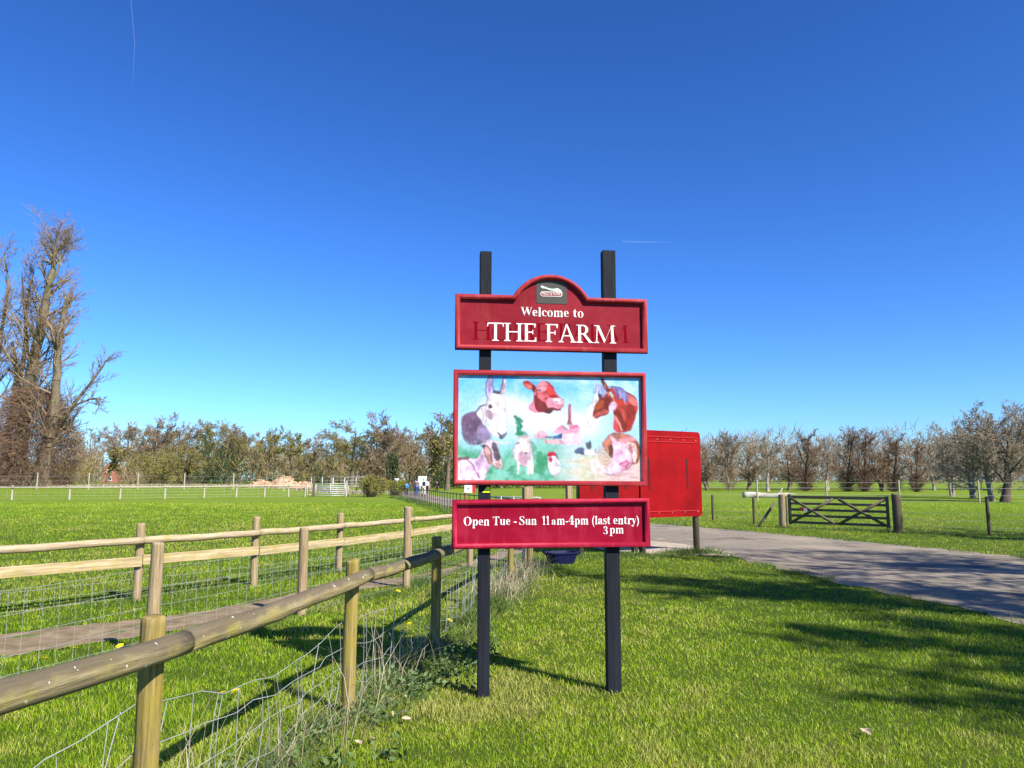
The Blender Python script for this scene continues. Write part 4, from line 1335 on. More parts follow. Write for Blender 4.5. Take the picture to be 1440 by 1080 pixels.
# ------------------------------------------------------------------ people walking on the drive
SKIN = flat('skin', (0.52, 0.34, 0.25), 0.6)
def skinned(name, verts, edges, radii, root_i=0, sub=1):
    me = bpy.data.meshes.new(name + '_src')
    me.from_pydata([tuple(v) for v in verts], edges, [])
    ob = bpy.data.objects.new(name + '_src', me)
    COL.objects.link(ob)
    md = ob.modifiers.new('skin', 'SKIN')
    md.use_smooth_shade = True
    for i_, r_ in enumerate(radii):
        rv = r_ if isinstance(r_, tuple) else (r_, r_)
        me.skin_vertices[0].data[i_].radius = rv
        me.skin_vertices[0].data[i_].use_root = (i_ == root_i)
    if sub:
        sm = ob.modifiers.new('sub', 'SUBSURF')
        sm.levels = sub
        sm.render_levels = sub
    dg = bpy.context.evaluated_depsgraph_get()
    out = bpy.data.meshes.new_from_object(ob.evaluated_get(dg), depsgraph=dg)
    out.name = name
    bpy.data.objects.remove(ob)
    bpy.data.meshes.remove(me)
    out.materials.clear()
    return out

def person_meshes(stride, swing):
    """walking adult 1.72 m tall facing -Y; stride moves the legs, swing the arms"""
    hip, kn = 0.90, 0.49
    a = 0.10
    J = {'pelvis': (0, 0, 0.93), 'waist': (0, 0, 1.06), 'chest': (0, -0.01, 1.27), 'neck0': (0, 0, 1.43), 'neck1': (0, -0.015, 1.50), 'head': (0, -0.02, 1.58), 'crown': (0, -0.01, 1.665)}
    def side(s, ph, sw):
        n = 'l' if s < 0 else 'r'
        J['hip' + n] = (s * a, 0, hip)
        J['kne' + n] = (s * (a + 0.01), -0.20 * ph - 0.03, kn + 0.01)
        J['ank' + n] = (s * (a + 0.005), -0.33 * ph + 0.03, 0.10)
        J['toe' + n] = (s * (a + 0.025), -0.33 * ph - 0.13, 0.045)
        J['sho' + n] = (s * 0.18, 0, 1.40)
        J['elb' + n] = (s * 0.235, 0.16 * sw + 0.02, 1.14)
        J['wri' + n] = (s * 0.24, 0.20 * sw - 0.10, 0.91)
        J['han' + n] = (s * 0.238, 0.20 * sw - 0.12, 0.84)
        for k, (dx, dz) in enumerate(((-0.03, -0.065), (-0.01, -0.085), (0.012, -0.08), (0.032, -0.06))):
            J['f%d%s' % (k, n)] = (s * 0.235, 0.20 * sw - 0.13 + dx, 0.84 + dz)
        J['th' + n] = (s * 0.205, 0.20 * sw - 0.165, 0.82)
    side(-1, stride, swing)
    side(1, -stride, -swing)
    rad = {'pelvis': (0.13, 0.10), 'waist': (0.12, 0.09), 'chest': (0.15, 0.105), 'neck0': 0.075, 'neck1': 0.055, 'head': (0.075, 0.09), 'crown': (0.062, 0.075)}
    for n in 'lr':
        rad.update({'hip' + n: 0.09, 'kne' + n: 0.06, 'ank' + n: 0.042, 'toe' + n: 0.036, 'sho' + n: 0.066, 'elb' + n: 0.045, 'wri' + n: 0.03, 'han' + n: (0.04, 0.022), 'th' + n: 0.010})
        for k in range(4):
            rad['f%d%s' % (k, n)] = 0.009
    def build(name, names, E, grow):
        ix = {k: i_ for i_, k in enumerate(names)}
        rr_ = []
        for k in names:
            r_ = rad[k]
            r_ = r_ if isinstance(r_, tuple) else (r_, r_)
            rr_.append((r_[0] * grow, r_[1] * grow))
        return skinned(name, [J[k] for k in names], [(ix[p], ix[q]) for p, q in E], rr_)
    E = [('pelvis', 'waist'), ('waist', 'chest'), ('chest', 'neck0'), ('neck0', 'neck1'), ('neck1', 'head'), ('head', 'crown')]
    for n in 'lr':
        E += [('pelvis', 'hip' + n), ('hip' + n, 'kne' + n), ('kne' + n, 'ank' + n), ('ank' + n, 'toe' + n), ('neck0', 'sho' + n), ('sho' + n, 'elb' + n), ('elb' + n, 'wri' + n), ('wri' + n, 'han' + n), ('han' + n, 'th' + n)]
        E += [('han' + n, 'f%d%s' % (k, n)) for k in range(4)]
    body = build('body', list(J), E, 1.0)
    jn = ['pelvis', 'waist', 'chest', 'neck0'] + [k + n for n in 'lr' for k in ('sho', 'elb', 'wri')]
    je = [('pelvis', 'waist'), ('waist', 'chest'), ('chest', 'neck0')] + [e for n in 'lr' for e in (('neck0', 'sho' + n), ('sho' + n, 'elb' + n), ('elb' + n, 'wri' + n))]
    jacket = build('jacket', jn, je, 1.16)
    tn = ['pelvis'] + [k + n for n in 'lr' for k in ('hip', 'kne', 'ank')]
    te = [e for n in 'lr' for e in (('pelvis', 'hip' + n), ('hip' + n, 'kne' + n), ('kne' + n, 'ank' + n))]
    trousers = build('trousers', tn, te, 1.14)
    # hair cap
    bm = bmesh.new()
    bmesh.ops.create_icosphere(bm, subdivisions=2, radius=1)
    for v in bm.verts:
        v.co = Vector((v.co.x * 0.086, v.co.y * 0.10 + 0.012, max(v.co.z, -0.55 if v.co.y > 0.1 else 0.15) * 0.115 + 1.61))
    hair = bm_mesh(bm, 'hair')
    bm = bmesh.new()
    for s in (-1, 1):
        for (yy, zz) in ((-0.105, 1.60),):
            r_ = bmesh.ops.create_icosphere(bm, subdivisions=1, radius=0.011)
            bmesh.ops.translate(bm, vec=(s * 0.03, yy, zz), verts=r_['verts'])
    eyes = bm_mesh(bm, 'eyes')
    # shoes
    bm = bmesh.new()
    for n in 'lr':
        x_, y_, z_ = J['toe' + n]
        r_ = bmesh.ops.create_icosphere(bm, subdivisions=2, radius=1)
        for v in r_['verts']:
            v.co = Vector((x_ + v.co.x * 0.05, y_ + 0.07 + v.co.y * 0.14, 0.045 + max(v.co.z, -0.8) * 0.055))
    shoes = bm_mesh(bm, 'shoes')
    return body, jacket, trousers, hair, eyes, shoes

PSETS = [person_meshes(0.7, 0.6), person_meshes(-0.6, -0.5), person_meshes(0.15, 0.1)]
_cl = {}
def cloth(c):
    if c not in _cl:
        _cl[c] = flat('cloth_%d' % len(_cl), lin(c), 0.9, 0.1)
    return _cl[c]
HAIR = {'dark': flat('dark_hair', (0.03, 0.022, 0.018)), 'fair': flat('fair_hair', (0.35, 0.24, 0.12)), 'grey': flat('grey_hair', (0.42, 0.40, 0.38))}
def person(label, x, y, face, h, jacket, trousers, hair, pose=0, bag=None):
    root = empty('person', (x, y, hzf(x, y) + 0.012), R(face), label=label, cat='person', group='walkers on the drive')
    s_ = h / 1.72
    b, j, t, hr, ey, sh = PSETS[pose]
    def put(name, me, m, par):
        o = bpy.data.objects.new(name, me)
        COL.objects.link(o)
        if not me.materials:
            me.materials.append(None)
        o.material_slots[0].link = 'OBJECT'
        o.material_slots[0].material = m
        o.parent = par
        return o
    bo = put('body', b, SKIN, root)
    bo.scale = (s_, s_, s_)
    put('jacket', j, cloth(jacket), bo)
    put('trousers', t, cloth(trousers), bo)
    put('hair', hr, HAIR[hair], bo)
    put('eyes', ey, HAIR['dark'], bo)
    put('shoes', sh, cloth((45, 40, 40)), bo)
    if bag:
        o = box('backpack', bo, cloth(bag), -0.14, 0.14, 0.10, 0.25, 1.02, 1.42, 0.05)
person('person in black jacket at the left end of the walkers', -12.30, 82.5, 20, 1.72, (38, 36, 44), (60, 66, 90), 'dark', 0)
person('person in navy jacket second from the left among the walkers', -11.75, 81.0, 200, 1.74, (40, 52, 110), (52, 60, 96), 'grey', 1)
person('child in bright blue jacket among the walkers', -11.05, 78.2, 190, 1.38, (60, 150, 205), (45, 55, 85), 'dark', 0)
person('person in white top behind the child in blue', -10.85, 85.0, 10, 1.68, (225, 222, 214), (50, 50, 55), 'fair', 2)
person('person in brown jacket and navy trousers among the walkers', -10.20, 79.0, 185, 1.72, (92, 62, 54), (34, 44, 92), 'dark', 1)
person('person in grey jacket and blue jeans among the walkers', -9.95, 78.0, 200, 1.66, (112, 104, 104), (58, 84, 150), 'dark', 0)
person('person in black trousers partly behind the jeans wearer', -9.55, 83.5, 15, 1.66, (205, 200, 200), (40, 38, 40), 'dark', 2)
person('person in white clothes with dark backpack at the right end of the walkers', -9.05, 76.5, 195, 1.74, (232, 228, 220), (220, 214, 200), 'fair', 1, (40, 44, 52))
person('lone distant person in dark clothes right of the walkers', -9.35, 93.0, 5, 1.45, (48, 40, 44), (44, 40, 44), 'dark', 2)

# ------------------------------------------------------------------ vapour trails
tm = bpy.data.materials.new('vapour')
tm.use_nodes = True
g = NT(tm)
bs = g.n['Principled BSDF']
bs.inputs['Base Color'].default_value = (1, 1, 1, 1)
bs.inputs['Roughness'].default_value = 1
bs.inputs['Alpha'].default_value = 0.045
def trail(label, pts, rad):
    V, F = polyline_tube(pts, rad, 8)
    o = add('vapour_trail', mesh_np('vapour_trail', V, F), None, tm, smooth_shade=True)
    tag(o, label, 'vapour trail')
trail('short white vapour trail right of the sign post', [(447, 2900, 962), (510, 2900, 959), (575, 2895, 957), (640, 2890, 954)], [3.0, 2.6, 1.6, 0.5])
trail('faint long vapour trail at the top left of the sky', [(-1560, 2740, 2000), (-1560, 2800, 1950), (-1565, 2860, 1800), (-1600, 2930, 1660)], [2.2, 2.2, 1.6, 0.4])

# ------------------------------------------------------------------ the welcome sign
def paint_red(name, c0, c1, c2, streak, rough=0.5, fade=None):
    m = bpy.data.materials.new(name)
    m.use_nodes = True
    g = NT(m)
    b = g.n['Principled BSDF']
    b.inputs['Roughness'].default_value = rough
    b.inputs['Specular IOR Level'].default_value = 0.10
    tc = g.new('ShaderNodeTexCoord')
    def nz(scale, st, det=6):
        mp = g.new('ShaderNodeMapping')
        mp.inputs['Scale'].default_value = st
        g.link(tc.outputs['Object'], mp.inputs['Vector'])
        n = g.new('ShaderNodeTexNoise')
        n.inputs['Scale'].default_value = scale
        n.inputs['Detail'].default_value = det
        n.inputs['Roughness'].default_value = 0.65
        g.link(mp.outputs[0], n.inputs['Vector'])
        return n
    n1 = nz(3.0, (1, 1, 1.6))
    cr = g.new('ShaderNodeValToRGB')
    e = cr.color_ramp.elements
    e[0].position, e[0].color = 0.3, c4(c0)
    e[1].position, e[1].color = 0.72, c4(c2)
    x = e.new(0.5); x.color = c4(c1)
    g.link(n1.outputs['Fac'], cr.inputs[0])
    n2 = nz(11.0, (1, 1, 0.16))
    mr = g.new('ShaderNodeMapRange')
    mr.inputs['From Min'].default_value = 0.52
    mr.inputs['From Max'].default_value = 0.78
    mr.inputs['To Max'].default_value = 0.8
    g.link(n2.outputs['Fac'], mr.inputs['Value'])
    mx = g.new('ShaderNodeMix'); mx.data_type = 'RGBA'
    g.link(mr.outputs[0], mx.inputs[0])
    g.link(cr.outputs[0], mx.inputs[6])
    mx.inputs[7].default_value = c4(streak)
    g.link(mx.outputs[2], b.inputs['Base Color'])
    n3 = nz(60, (1, 1, 1), 3)
    bp = g.new('ShaderNodeBump')
    bp.inputs['Strength'].default_value = 0.15
    bp.inputs['Distance'].default_value = 0.003
    g.link(n3.outputs['Fac'], bp.inputs['Height'])
    g.link(bp.outputs[0], b.inputs['Normal'])
    return m

M['head_red'] = paint_red('faded_crimson_panel', (0.17, 0.006, 0.012), (0.215, 0.010, 0.019), (0.265, 0.019, 0.029), (0.22, 0.034, 0.029))
M['hour_red'] = paint_red('crimson_panel', (0.185, 0.001, 0.012), (0.235, 0.002, 0.018), (0.30, 0.012, 0.034), (0.33, 0.030, 0.048))
M['frame_red'] = paint_red('faded_frame_red', (0.25, 0.016, 0.022), (0.315, 0.028, 0.036), (0.39, 0.050, 0.056), (0.38, 0.095, 0.07))
M['frame_red2'] = paint_red('crimson_frame', (0.25, 0.005, 0.020), (0.32, 0.010, 0.034), (0.40, 0.028, 0.056), (0.39, 0.054, 0.07))
M['frame_side'] = flat('black_board_edge', (0.010, 0.008, 0.009), 0.7, 0.1)
M['ghost'] = flat('old_lettering_shadow', (0.165, 0.0008, 0.007), 0.8, 0.03)
M['cream'] = flat('cream_lettering', (0.80, 0.77, 0.68), 0.5)
M['white_letter'] = flat('white_lettering', (0.82, 0.80, 0.78), 0.5)
M['signpost'] = material('black_painted_post', [(0.3, (0.007, 0.008, 0.011)), (0.6, (0.013, 0.015, 0.021)), (0.85, (0.030, 0.033, 0.042))], scale=16, stretch=(1, 1, 0.08), rough=0.7,
                         bump=0.35, bscale=30, spec=0.15, second=((0.15, 0.145, 0.14), 9, 0.72, 0.78))
M['logo_dark'] = flat('dark_logo_plate', (0.050, 0.045, 0.038), 0.5)
M['logo_green'] = flat('pale_green_print', (0.50, 0.62, 0.47), 0.6)
M['logo_red'] = flat('dull_red_print', (0.24, 0.055, 0.055), 0.6)
M['hi_vis'] = flat('fluorescent_yellow', (0.72, 0.85, 0.02), 0.4)

SIGN = empty('welcome_sign', (-0.212, 5.755, 0), R(7.0), label='tall red farm welcome sign with three framed boards on two black posts', cat='sign')
def sign_post(u, w, h, lean):
    bm = box_data(-w / 2, w / 2, -0.039, 0.041, -0.45, h, 0.004)
    rng = np.random.default_rng(int(h * 1000))
    for v in bm.verts:
        v.co.x += lean * v.co.z / h
        v.co.x += rng.normal(0, 0.0008)
    return add('post', bm_mesh(bm, 'post'), SIGN, M['signpost'], loc=(u, 0, 0))
sign_post(-0.003, 0.091, 3.412, 0.003)
rp = sign_post(0.992, 0.105, 3.459, 0.014)
# fluorescent tag on the left post
me = bpy.data.meshes.new('tag')
me.from_pydata([(-0.02, -0.0425, 1.505), (0.038, -0.0425, 1.505), (0.038, -0.0425, 1.545), (0.018, -0.0425, 1.552), (0.0, -0.0425, 1.53), (-0.02, -0.0395, 1.505), (0.038, -0.0395, 1.505), (0.038, -0.0395, 1.545), (0.018, -0.0395, 1.552), (0.0, -0.0395, 1.53)], [],
               [(0, 1, 2, 3, 4), (9, 8, 7, 6, 5)] + [(i, i + 5, (i + 1) % 5 + 5, (i + 1) % 5) for i in range(5)])
add('reflective_tag', me, SIGN, M['hi_vis'])

def inset(poly, w):
    P = np.asarray(poly, float)
    n = len(P)
    out = []
    for i in range(n):
        a, b, c = P[i - 1], P[i], P[(i + 1) % n]
        d1 = (b - a) / np.linalg.norm(b - a)
        d2 = (c - b) / np.linalg.norm(c - b)
        n1 = np.array([-d1[1], d1[0]])
        n2 = np.array([-d2[1], d2[0]])
        m_ = n1 + n2
        m_ /= np.linalg.norm(m_)
        k = max(m_ @ n1, 0.45)
        out.append(b + m_ * w / k)
    return np.array(out)

FRONT, BACK, FACE = -0.092, -0.0415, -0.058
PROFILE = [(0.0, BACK), (0.0, -0.080), (0.004, -0.088), (0.008, FRONT), (0.022, FRONT), (0.028, -0.0895), (0.030, -0.086), (0.037, -0.084), (0.038, FACE + 0.004)]
def frame(outline, parent, m):
    n = len(outline)
    rings = []
    for w, y in PROFILE:
        q = inset(outline, w) if w else np.asarray(outline, float)
        rings.append(np.c_[q[:, 0], np.full(n, y), q[:, 1]])
    V = np.concatenate(rings)
    F = []
    k = np.arange(n)
    for r_ in range(len(PROFILE) - 1):
        F.append(np.stack([r_ * n + k, r_ * n + (k + 1) % n, (r_ + 1) * n + (k + 1) % n, (r_ + 1) * n + k], 1))
    me = mesh_np('frame', V, F)
    me.materials.append(m)
    me.materials.append(M['frame_side'])
    mi = np.zeros(len(me.polygons), np.int32)
    mi[:n] = 1
    me.polygons.foreach_set('material_index', mi)
    return add('frame', me, parent)
def panel(name, outline, m):
    q = inset(outline, 0.006)
    bm = bmesh.new()
    vs_ = [bm.verts.new((x, FACE, z)) for x, z in q]
    f = bm.faces.new(vs_)
    ex = bmesh.ops.extrude_face_region(bm, geom=[f])
    bmesh.ops.translate(bm, vec=(0, 0.0152, 0), verts=[v for v in ex['geom'] if isinstance(v, bmesh.types.BMVert)])
    bmesh.ops.recalc_face_normals(bm, faces=bm.faces)
    return add(name, bm_mesh(bm, name), SIGN, m)

# -- header board with arched top
def header_outline():
    u0, u1, z0, z1 = -0.241, 1.300, 2.605, 3.047
    pts = [(u0, z0), (u1, z0), (u1, z1 + 0.0)]
    cu, half, rise = 0.5165, 0.302, 0.178
    Rr = (half ** 2 + rise ** 2) / (2 * rise)
    cz = z1 + rise - Rr
    a1 = math.asin(half / Rr)
    pts.append((cu + half + 0.018, z1))
    for k in range(25):
        a = a1 - 2 * a1 * k / 24
        pts.append((cu + Rr * math.sin(a), cz + Rr * math.cos(a)))
    pts.append((cu - half - 0.018, z1))
    pts.append((u0, z1))
    return pts
HO = header_outline()
head = panel('header_board', HO, M['head_red'])
frame(HO, head, M['frame_red'])

# -- capital letters built from strokes, one unit high
def caps(letter):
    """polygons of a roman capital, and its width"""
    def rect(x0, y0, x1, y1):
        return [(x0, y0), (x1, y0), (x1, y1), (x0, y1)]
    def serif(xc, y, w, up):
        t = 0.035 * up
        k = 0.035 * up
        return [(xc - w, y), (xc + w, y), (xc + w, y + t * 0.7), (xc + 0.07, y + t + k), (xc - 0.07, y + t + k), (xc - w, y + t * 0.7)]
    S, Tn = 0.066, 0.030
    if letter == 'T':
        return [rect(0.02, 0.94, 0.80, 1.0), [(0.0, 0.78), (0.03, 0.78), (0.075, 0.95), (0.02, 1.0)], [(0.82, 0.78), (0.79, 0.78), (0.745, 0.95), (0.80, 1.0)], rect(0.41 - S, 0.03, 0.41 + S, 0.96), serif(0.41, 0, 0.17, 1)], 0.82
    if letter == 'H':
        P = [rect(0.17 - S, 0.03, 0.17 + S, 0.97), rect(0.77 - S, 0.03, 0.77 + S, 0.97), rect(0.2, 0.49, 0.75, 0.545)]
        for x in (0.17, 0.77):
            P += [serif(x, 0, 0.165, 1), serif(x, 1, 0.165, -1)]
        return P, 0.94
    if letter in 'EF':
        P = [rect(0.17 - S, 0.03, 0.17 + S, 0.97), [(0.17, 0.945), (0.60, 0.945), (0.60, 1.0), (0.005, 1.0), (0.005, 0.975)], [(0.58, 0.78), (0.61, 0.78), (0.64, 1.0), (0.54, 0.97)],
             rect(0.2, 0.49, 0.50, 0.545), [(0.47, 0.40), (0.505, 0.40), (0.505, 0.64), (0.47, 0.64)]]
        if letter == 'E':
            P += [[(0.005, 0), (0.64, 0), (0.64, 0.055), (0.17, 0.055), (0.005, 0.025)], [(0.62, 0.24), (0.65, 0.24), (0.67, 0.0), (0.56, 0.03)]]
            return P, 0.69
        return P + [serif(0.17, 0, 0.165, 1)], 0.64
    if letter == 'A':
        return [[(0.40, 1.02), (0.46, 1.02), (0.84, 0.02), (0.69, 0.02)], [(0.40, 1.02), (0.435, 0.90), (0.165, 0.02), (0.11, 0.02)], rect(0.245, 0.34, 0.60, 0.39), serif(0.14, 0, 0.13, 1), serif(0.765, 0, 0.15, 1)], 0.91
    if letter == 'R':
        P = [rect(0.17 - S, 0.03, 0.17 + S, 0.97), serif(0.17, 0, 0.165, 1), [(0.005, 0.975), (0.17, 0.95), (0.36, 0.945), (0.36, 1.0), (0.005, 1.0)]]
        for k in range(12):
            a0, a1 = math.pi / 2 - math.pi * k / 12, math.pi / 2 - math.pi * (k + 1) / 12
            def pt(a, o):
                rx, ry = (0.27, 0.265) if o else (0.135 + 0.0 * a, 0.215)
                return (0.335 + rx * math.cos(a), 0.735 + ry * math.sin(a))
            P.append([pt(a0, 1), pt(a1, 1), pt(a1, 0), pt(a0, 0)])
        P += [rect(0.2, 0.47, 0.34, 0.52), [(0.32, 0.49), (0.46, 0.49), (0.80, 0.02), (0.64, 0.02)], [(0.62, 0.0), (0.88, 0.0), (0.88, 0.028), (0.66, 0.06)]]
        return P, 0.88
    if letter == 'M':
        return [[(0.165, 0.97), (0.20, 0.97), (0.165, 0.03), (0.12, 0.03)], [(0.13, 1.0), (0.27, 1.0), (0.60, 0.16), (0.53, 0.0)], [(0.53, 0.0), (0.585, 0.13), (0.885, 0.90), (0.90, 1.0)],
                [(0.87, 1.0), (0.99, 1.0), (1.045, 0.03), (0.905, 0.03)], serif(0.14, 0, 0.12, 1), serif(0.975, 0, 0.165, 1), [(0.02, 1.0), (0.02, 0.975), (0.13, 0.94), (0.2, 1.0)], [(1.10, 1.0), (1.10, 0.975), (1.0, 0.94), (0.95, 1.0)]], 1.14
    if letter == 'O':
        P = []
        for k in range(36):
            a0, a1 = 2 * math.pi * k / 36, 2 * math.pi * (k + 1) / 36
            f = lambda a, o: (0.50 + (0.48 if o else 0.345) * math.cos(a), 0.5 + (0.515 if o else 0.465) * math.sin(a))
            P.append([f(a0, 1), f(a1, 1), f(a1, 0), f(a0, 0)])
        return P, 1.0
    return [], 0.32
def cap_text(name, text, u0, u1, zb, zc, y0, thick, parent, m):
    """each letter its own mesh under the lettering's first piece"""
    ws, pl = [], []
    x = 0.0
    for ch in text:
        P, w = caps(ch) if ch != ' ' else ([], 0.42)
        pl.append((ch, x, P))
        x += w + (0.005 if ch != ' ' else 0)
    k = (u1 - u0) / (x - 0.005)
    H_ = zc - zb
    for ch, x, P in pl:
        if ch == ' ':
            continue
        V, F = [], []
        for j, q in enumerate(P):
            a = sum(q[i_][0] * q[(i_ + 1) % len(q)][1] - q[(i_ + 1) % len(q)][0] * q[i_][1] for i_ in range(len(q)))
            if a < 0:
                q = q[::-1]
            yf = y0 - thick - 0.00006 * (j % 9)
            b0 = len(V)
            n = len(q)
            V += [(u0 + (x + px) * k, yf, zb + pz * H_) for px, pz in q] + [(u0 + (x + px) * k, y0 + 0.0002, zb + pz * H_) for px, pz in q]
            F.append(tuple(b0 + i_ for i_ in range(n)))
            F += [(b0 + i_, b0 + n + i_, b0 + n + (i_ + 1) % n, b0 + (i_ + 1) % n) for i_ in range(n)]
        me = bpy.data.meshes.new(name)
        me.from_pydata(V, [], F)
        add(name, me, parent, m)
cap_text('old_letter', 'HOME FARM', -0.106, 1.152, 2.690, 2.832, FACE, 0.0006, head, M['ghost'])
cap_text('letter', 'THE FARM', 0.010, 1.046, 2.683, 2.827, FACE, 0.002, head, M['cream'])

def serif_text(s):
    o = ''
    for ch in s:
        if 'A' <= ch <= 'Z': o += chr(0x1D400 + ord(ch) - 65)
        elif 'a' <= ch <= 'z': o += chr(0x1D41A + ord(ch) - 97)
        elif '0' <= ch <= '9': o += chr(0x1D7CE + ord(ch) - 48)
        else: o += ch
    return o
def text_mesh(body, extrude=0.002, offset=0.0, serif=True):
    c = bpy.data.curves.new('text', 'FONT')
    c.body = serif_text(body) if serif else body
    c.size = 1
    c.offset = offset
    c.resolution_u = 4
    o = bpy.data.objects.new('text', c)
    COL.objects.link(o)
    dg = bpy.context.evaluated_depsgraph_get()
    me = bpy.data.meshes.new_from_object(o.evaluated_get(dg), depsgraph=dg)
    bpy.data.objects.remove(o)
    bpy.data.curves.remove(c)
    return me
def place_text(name, body, u0, u1, baseline, size, y0, parent, m, offset=-0.003, thick=0.002, serif=True):
    """raised lettering squeezed to the measured width"""
    me = text_mesh(body, offset=offset, serif=serif)
    n = len(me.vertices)
    co = np.empty(n * 3, np.float32)
    me.vertices.foreach_get('co', co)
    co = co.reshape(-1, 3)
    x0, x1 = co[:, 0].min(), co[:, 0].max()
    k = (u1 - u0) / (x1 - x0)
    new = np.stack([u0 + (co[:, 0] - x0) * k, np.full(n, y0 - thick), baseline + co[:, 1] * size], 1)
    me.vertices.foreach_set('co', new.astype(np.float32).ravel())
    me.update()
    bm = bmesh.new()
    bm.from_mesh(me)
    ex = bmesh.ops.extrude_face_region(bm, geom=list(bm.faces))
    bmesh.ops.translate(bm, vec=(0, thick - 0.0002, 0), verts=[v for v in ex['geom'] if isinstance(v, bmesh.types.BMVert)])
    bmesh.ops.recalc_face_normals(bm, faces=bm.faces)
    bm.to_mesh(me)
    bm.free()
    me.materials.clear()
    return add(name, me, parent, m)
place_text('welcome_lettering', 'Welcome', 0.272, 0.660, 2.886, 0.108, FACE, head, M['cream'])
place_text('welcome_lettering', 'to', 0.697, 0.780, 2.886, 0.108, FACE, head, M['cream'])

# -- logo plate in the arch
lu0, lu1, lz0, lz1 = 0.402, 0.648, 2.992, 3.172
bm = bmesh.new()
q = [(lu0, lz0), (lu1, lz0)] + [(lu1 - (lu1 - lu0) * t, lz1 + 0.010 * math.sin(math.pi * t)) for t in np.linspace(0, 1, 9)]
vs_ = [bm.verts.new((x, FACE - 0.003, z)) for x, z in q]
f = bm.faces.new(vs_)
ex = bmesh.ops.extrude_face_region(bm, geom=[f])
bmesh.ops.translate(bm, vec=(0, 0.0028, 0), verts=[v for v in ex['geom'] if isinstance(v, bmesh.types.BMVert)])
bmesh.ops.recalc_face_normals(bm, faces=bm.faces)
logo = add('logo_plate', bm_mesh(bm, 'logo_plate'), head, M['logo_dark'])
def print_poly(name, pts, y, parent, m):
    me = bpy.data.meshes.new(name)
    n = len(pts)
    a = sum(pts[i_][0] * pts[(i_ + 1) % n][1] - pts[(i_ + 1) % n][0] * pts[i_][1] for i_ in range(n))
    if a < 0:
        pts = pts[::-1]
    V = [(x, y, z) for x, z in pts] + [(x, y + 0.0006, z) for x, z in pts]
    me.from_pydata(V, [], [tuple(range(n)), tuple(range(2 * n - 1, n - 1, -1))] + [(i_, i_ + n, (i_ + 1) % n + n, (i_ + 1) % n) for i_ in range(n)])
    return add(name, me, parent, m)
LP = lambda x, y: (lu0 + (x - 470) / 560 * (lu1 - lu0), lz1 - (y - 150) / 430 * (lz1 - lz0))
yl = FACE - 0.0040
print_poly('fork_print', [LP(*p) for p in catmull([(548, 250), (575, 232), (640, 258), (730, 285), (800, 285), (850, 272), (910, 300), (940, 345), (935, 378), (880, 362), (800, 330), (720, 318), (640, 290), (575, 280)], 4, True)], yl, logo, M['logo_green'])
def pill(x0, x1, y0, y1):
    r_ = (y1 - y0) / 2
    pts = []
    for k in range(9):
        a = -math.pi / 2 + math.pi * k / 8
        pts.append((x1 - r_ + r_ * math.cos(a), (y0 + y1) / 2 + r_ * math.sin(a)))
    for k in range(9):
        a = math.pi / 2 + math.pi * k / 8
        pts.append((x0 + r_ + r_ * math.cos(a), (y0 + y1) / 2 + r_ * math.sin(a)))
    return [LP(*p) for p in pts]
print_poly('badge_border', pill(542, 945, 345, 440), yl - 0.0008, logo, M['cream'])
print_poly('badge', pill(552, 935, 355, 430), yl - 0.0016, logo, M['logo_red'])
a, b = LP(575, 415), LP(912, 415)
place_text('badge_lettering', 'FIELD & FORK', a[0], b[0], a[1], 0.029, yl - 0.0018, logo, M['cream'], thick=0.0008, serif=False)

# -- picture board
PO = [(-0.247, 1.562), (1.272, 1.552), (1.278, 2.447), (-0.249, 2.447)]
picb = panel('picture_board', PO, M['hour_red'])
frame(PO, picb, M['frame_red'])
# -- hours board
BO = [(-0.249, 1.086), (1.284, 1.088), (1.282, 1.460), (-0.250, 1.452)]
hourb = panel('hours_board', BO, M['hour_red'])
frame(BO, hourb, M['frame_red2'])
uu = lambda px: -0.163 + (px - 652) / 248.0 * 1.363
HB, HS = 1.260, 0.094
place_text('hours_lettering', 'Open', uu(652), uu(687.5), HB - 0.002, HS, FACE, hourb, M['white_letter'])
place_text('hours_lettering', 'Tue', uu(692.5), uu(716.5), HB, HS, FACE, hourb, M['white_letter'])
place_text('hours_lettering', '-', uu(721), uu(725.5), HB, HS, FACE, hourb, M['white_letter'])
place_text('hours_lettering', 'Sun', uu(729.5), uu(753.5), HB, HS, FACE, hourb, M['white_letter'])
place_text('hours_lettering', '11', uu(761.5), uu(771.5), HB, HS, FACE, hourb, M['white_letter'], offset=-0.011)
place_text('hours_lettering', 'a', uu(774.8), uu(780.5), HB, HS * 0.86, FACE, hourb, M['white_letter'])
place_text('hours_lettering', 'm-4pm', uu(782), uu(827), HB, HS, FACE, hourb, M['white_letter'])
place_text('hours_lettering', '(last', uu(832.5), uu(858.5), HB, HS, FACE, hourb, M['white_letter'])
place_text('hours_lettering', 'entry)', uu(863), uu(900), HB, HS, FACE, hourb, M['white_letter'])
place_text('hours_lettering', '3', uu(848.5), uu(854.5), HB - 0.076, HS * 0.9, FACE, hourb, M['white_letter'], offset=-0.011)
place_text('hours_lettering', 'pm', uu(857.5), uu(877.5), HB - 0.070, HS * 0.95, FACE, hourb, M['white_letter'])

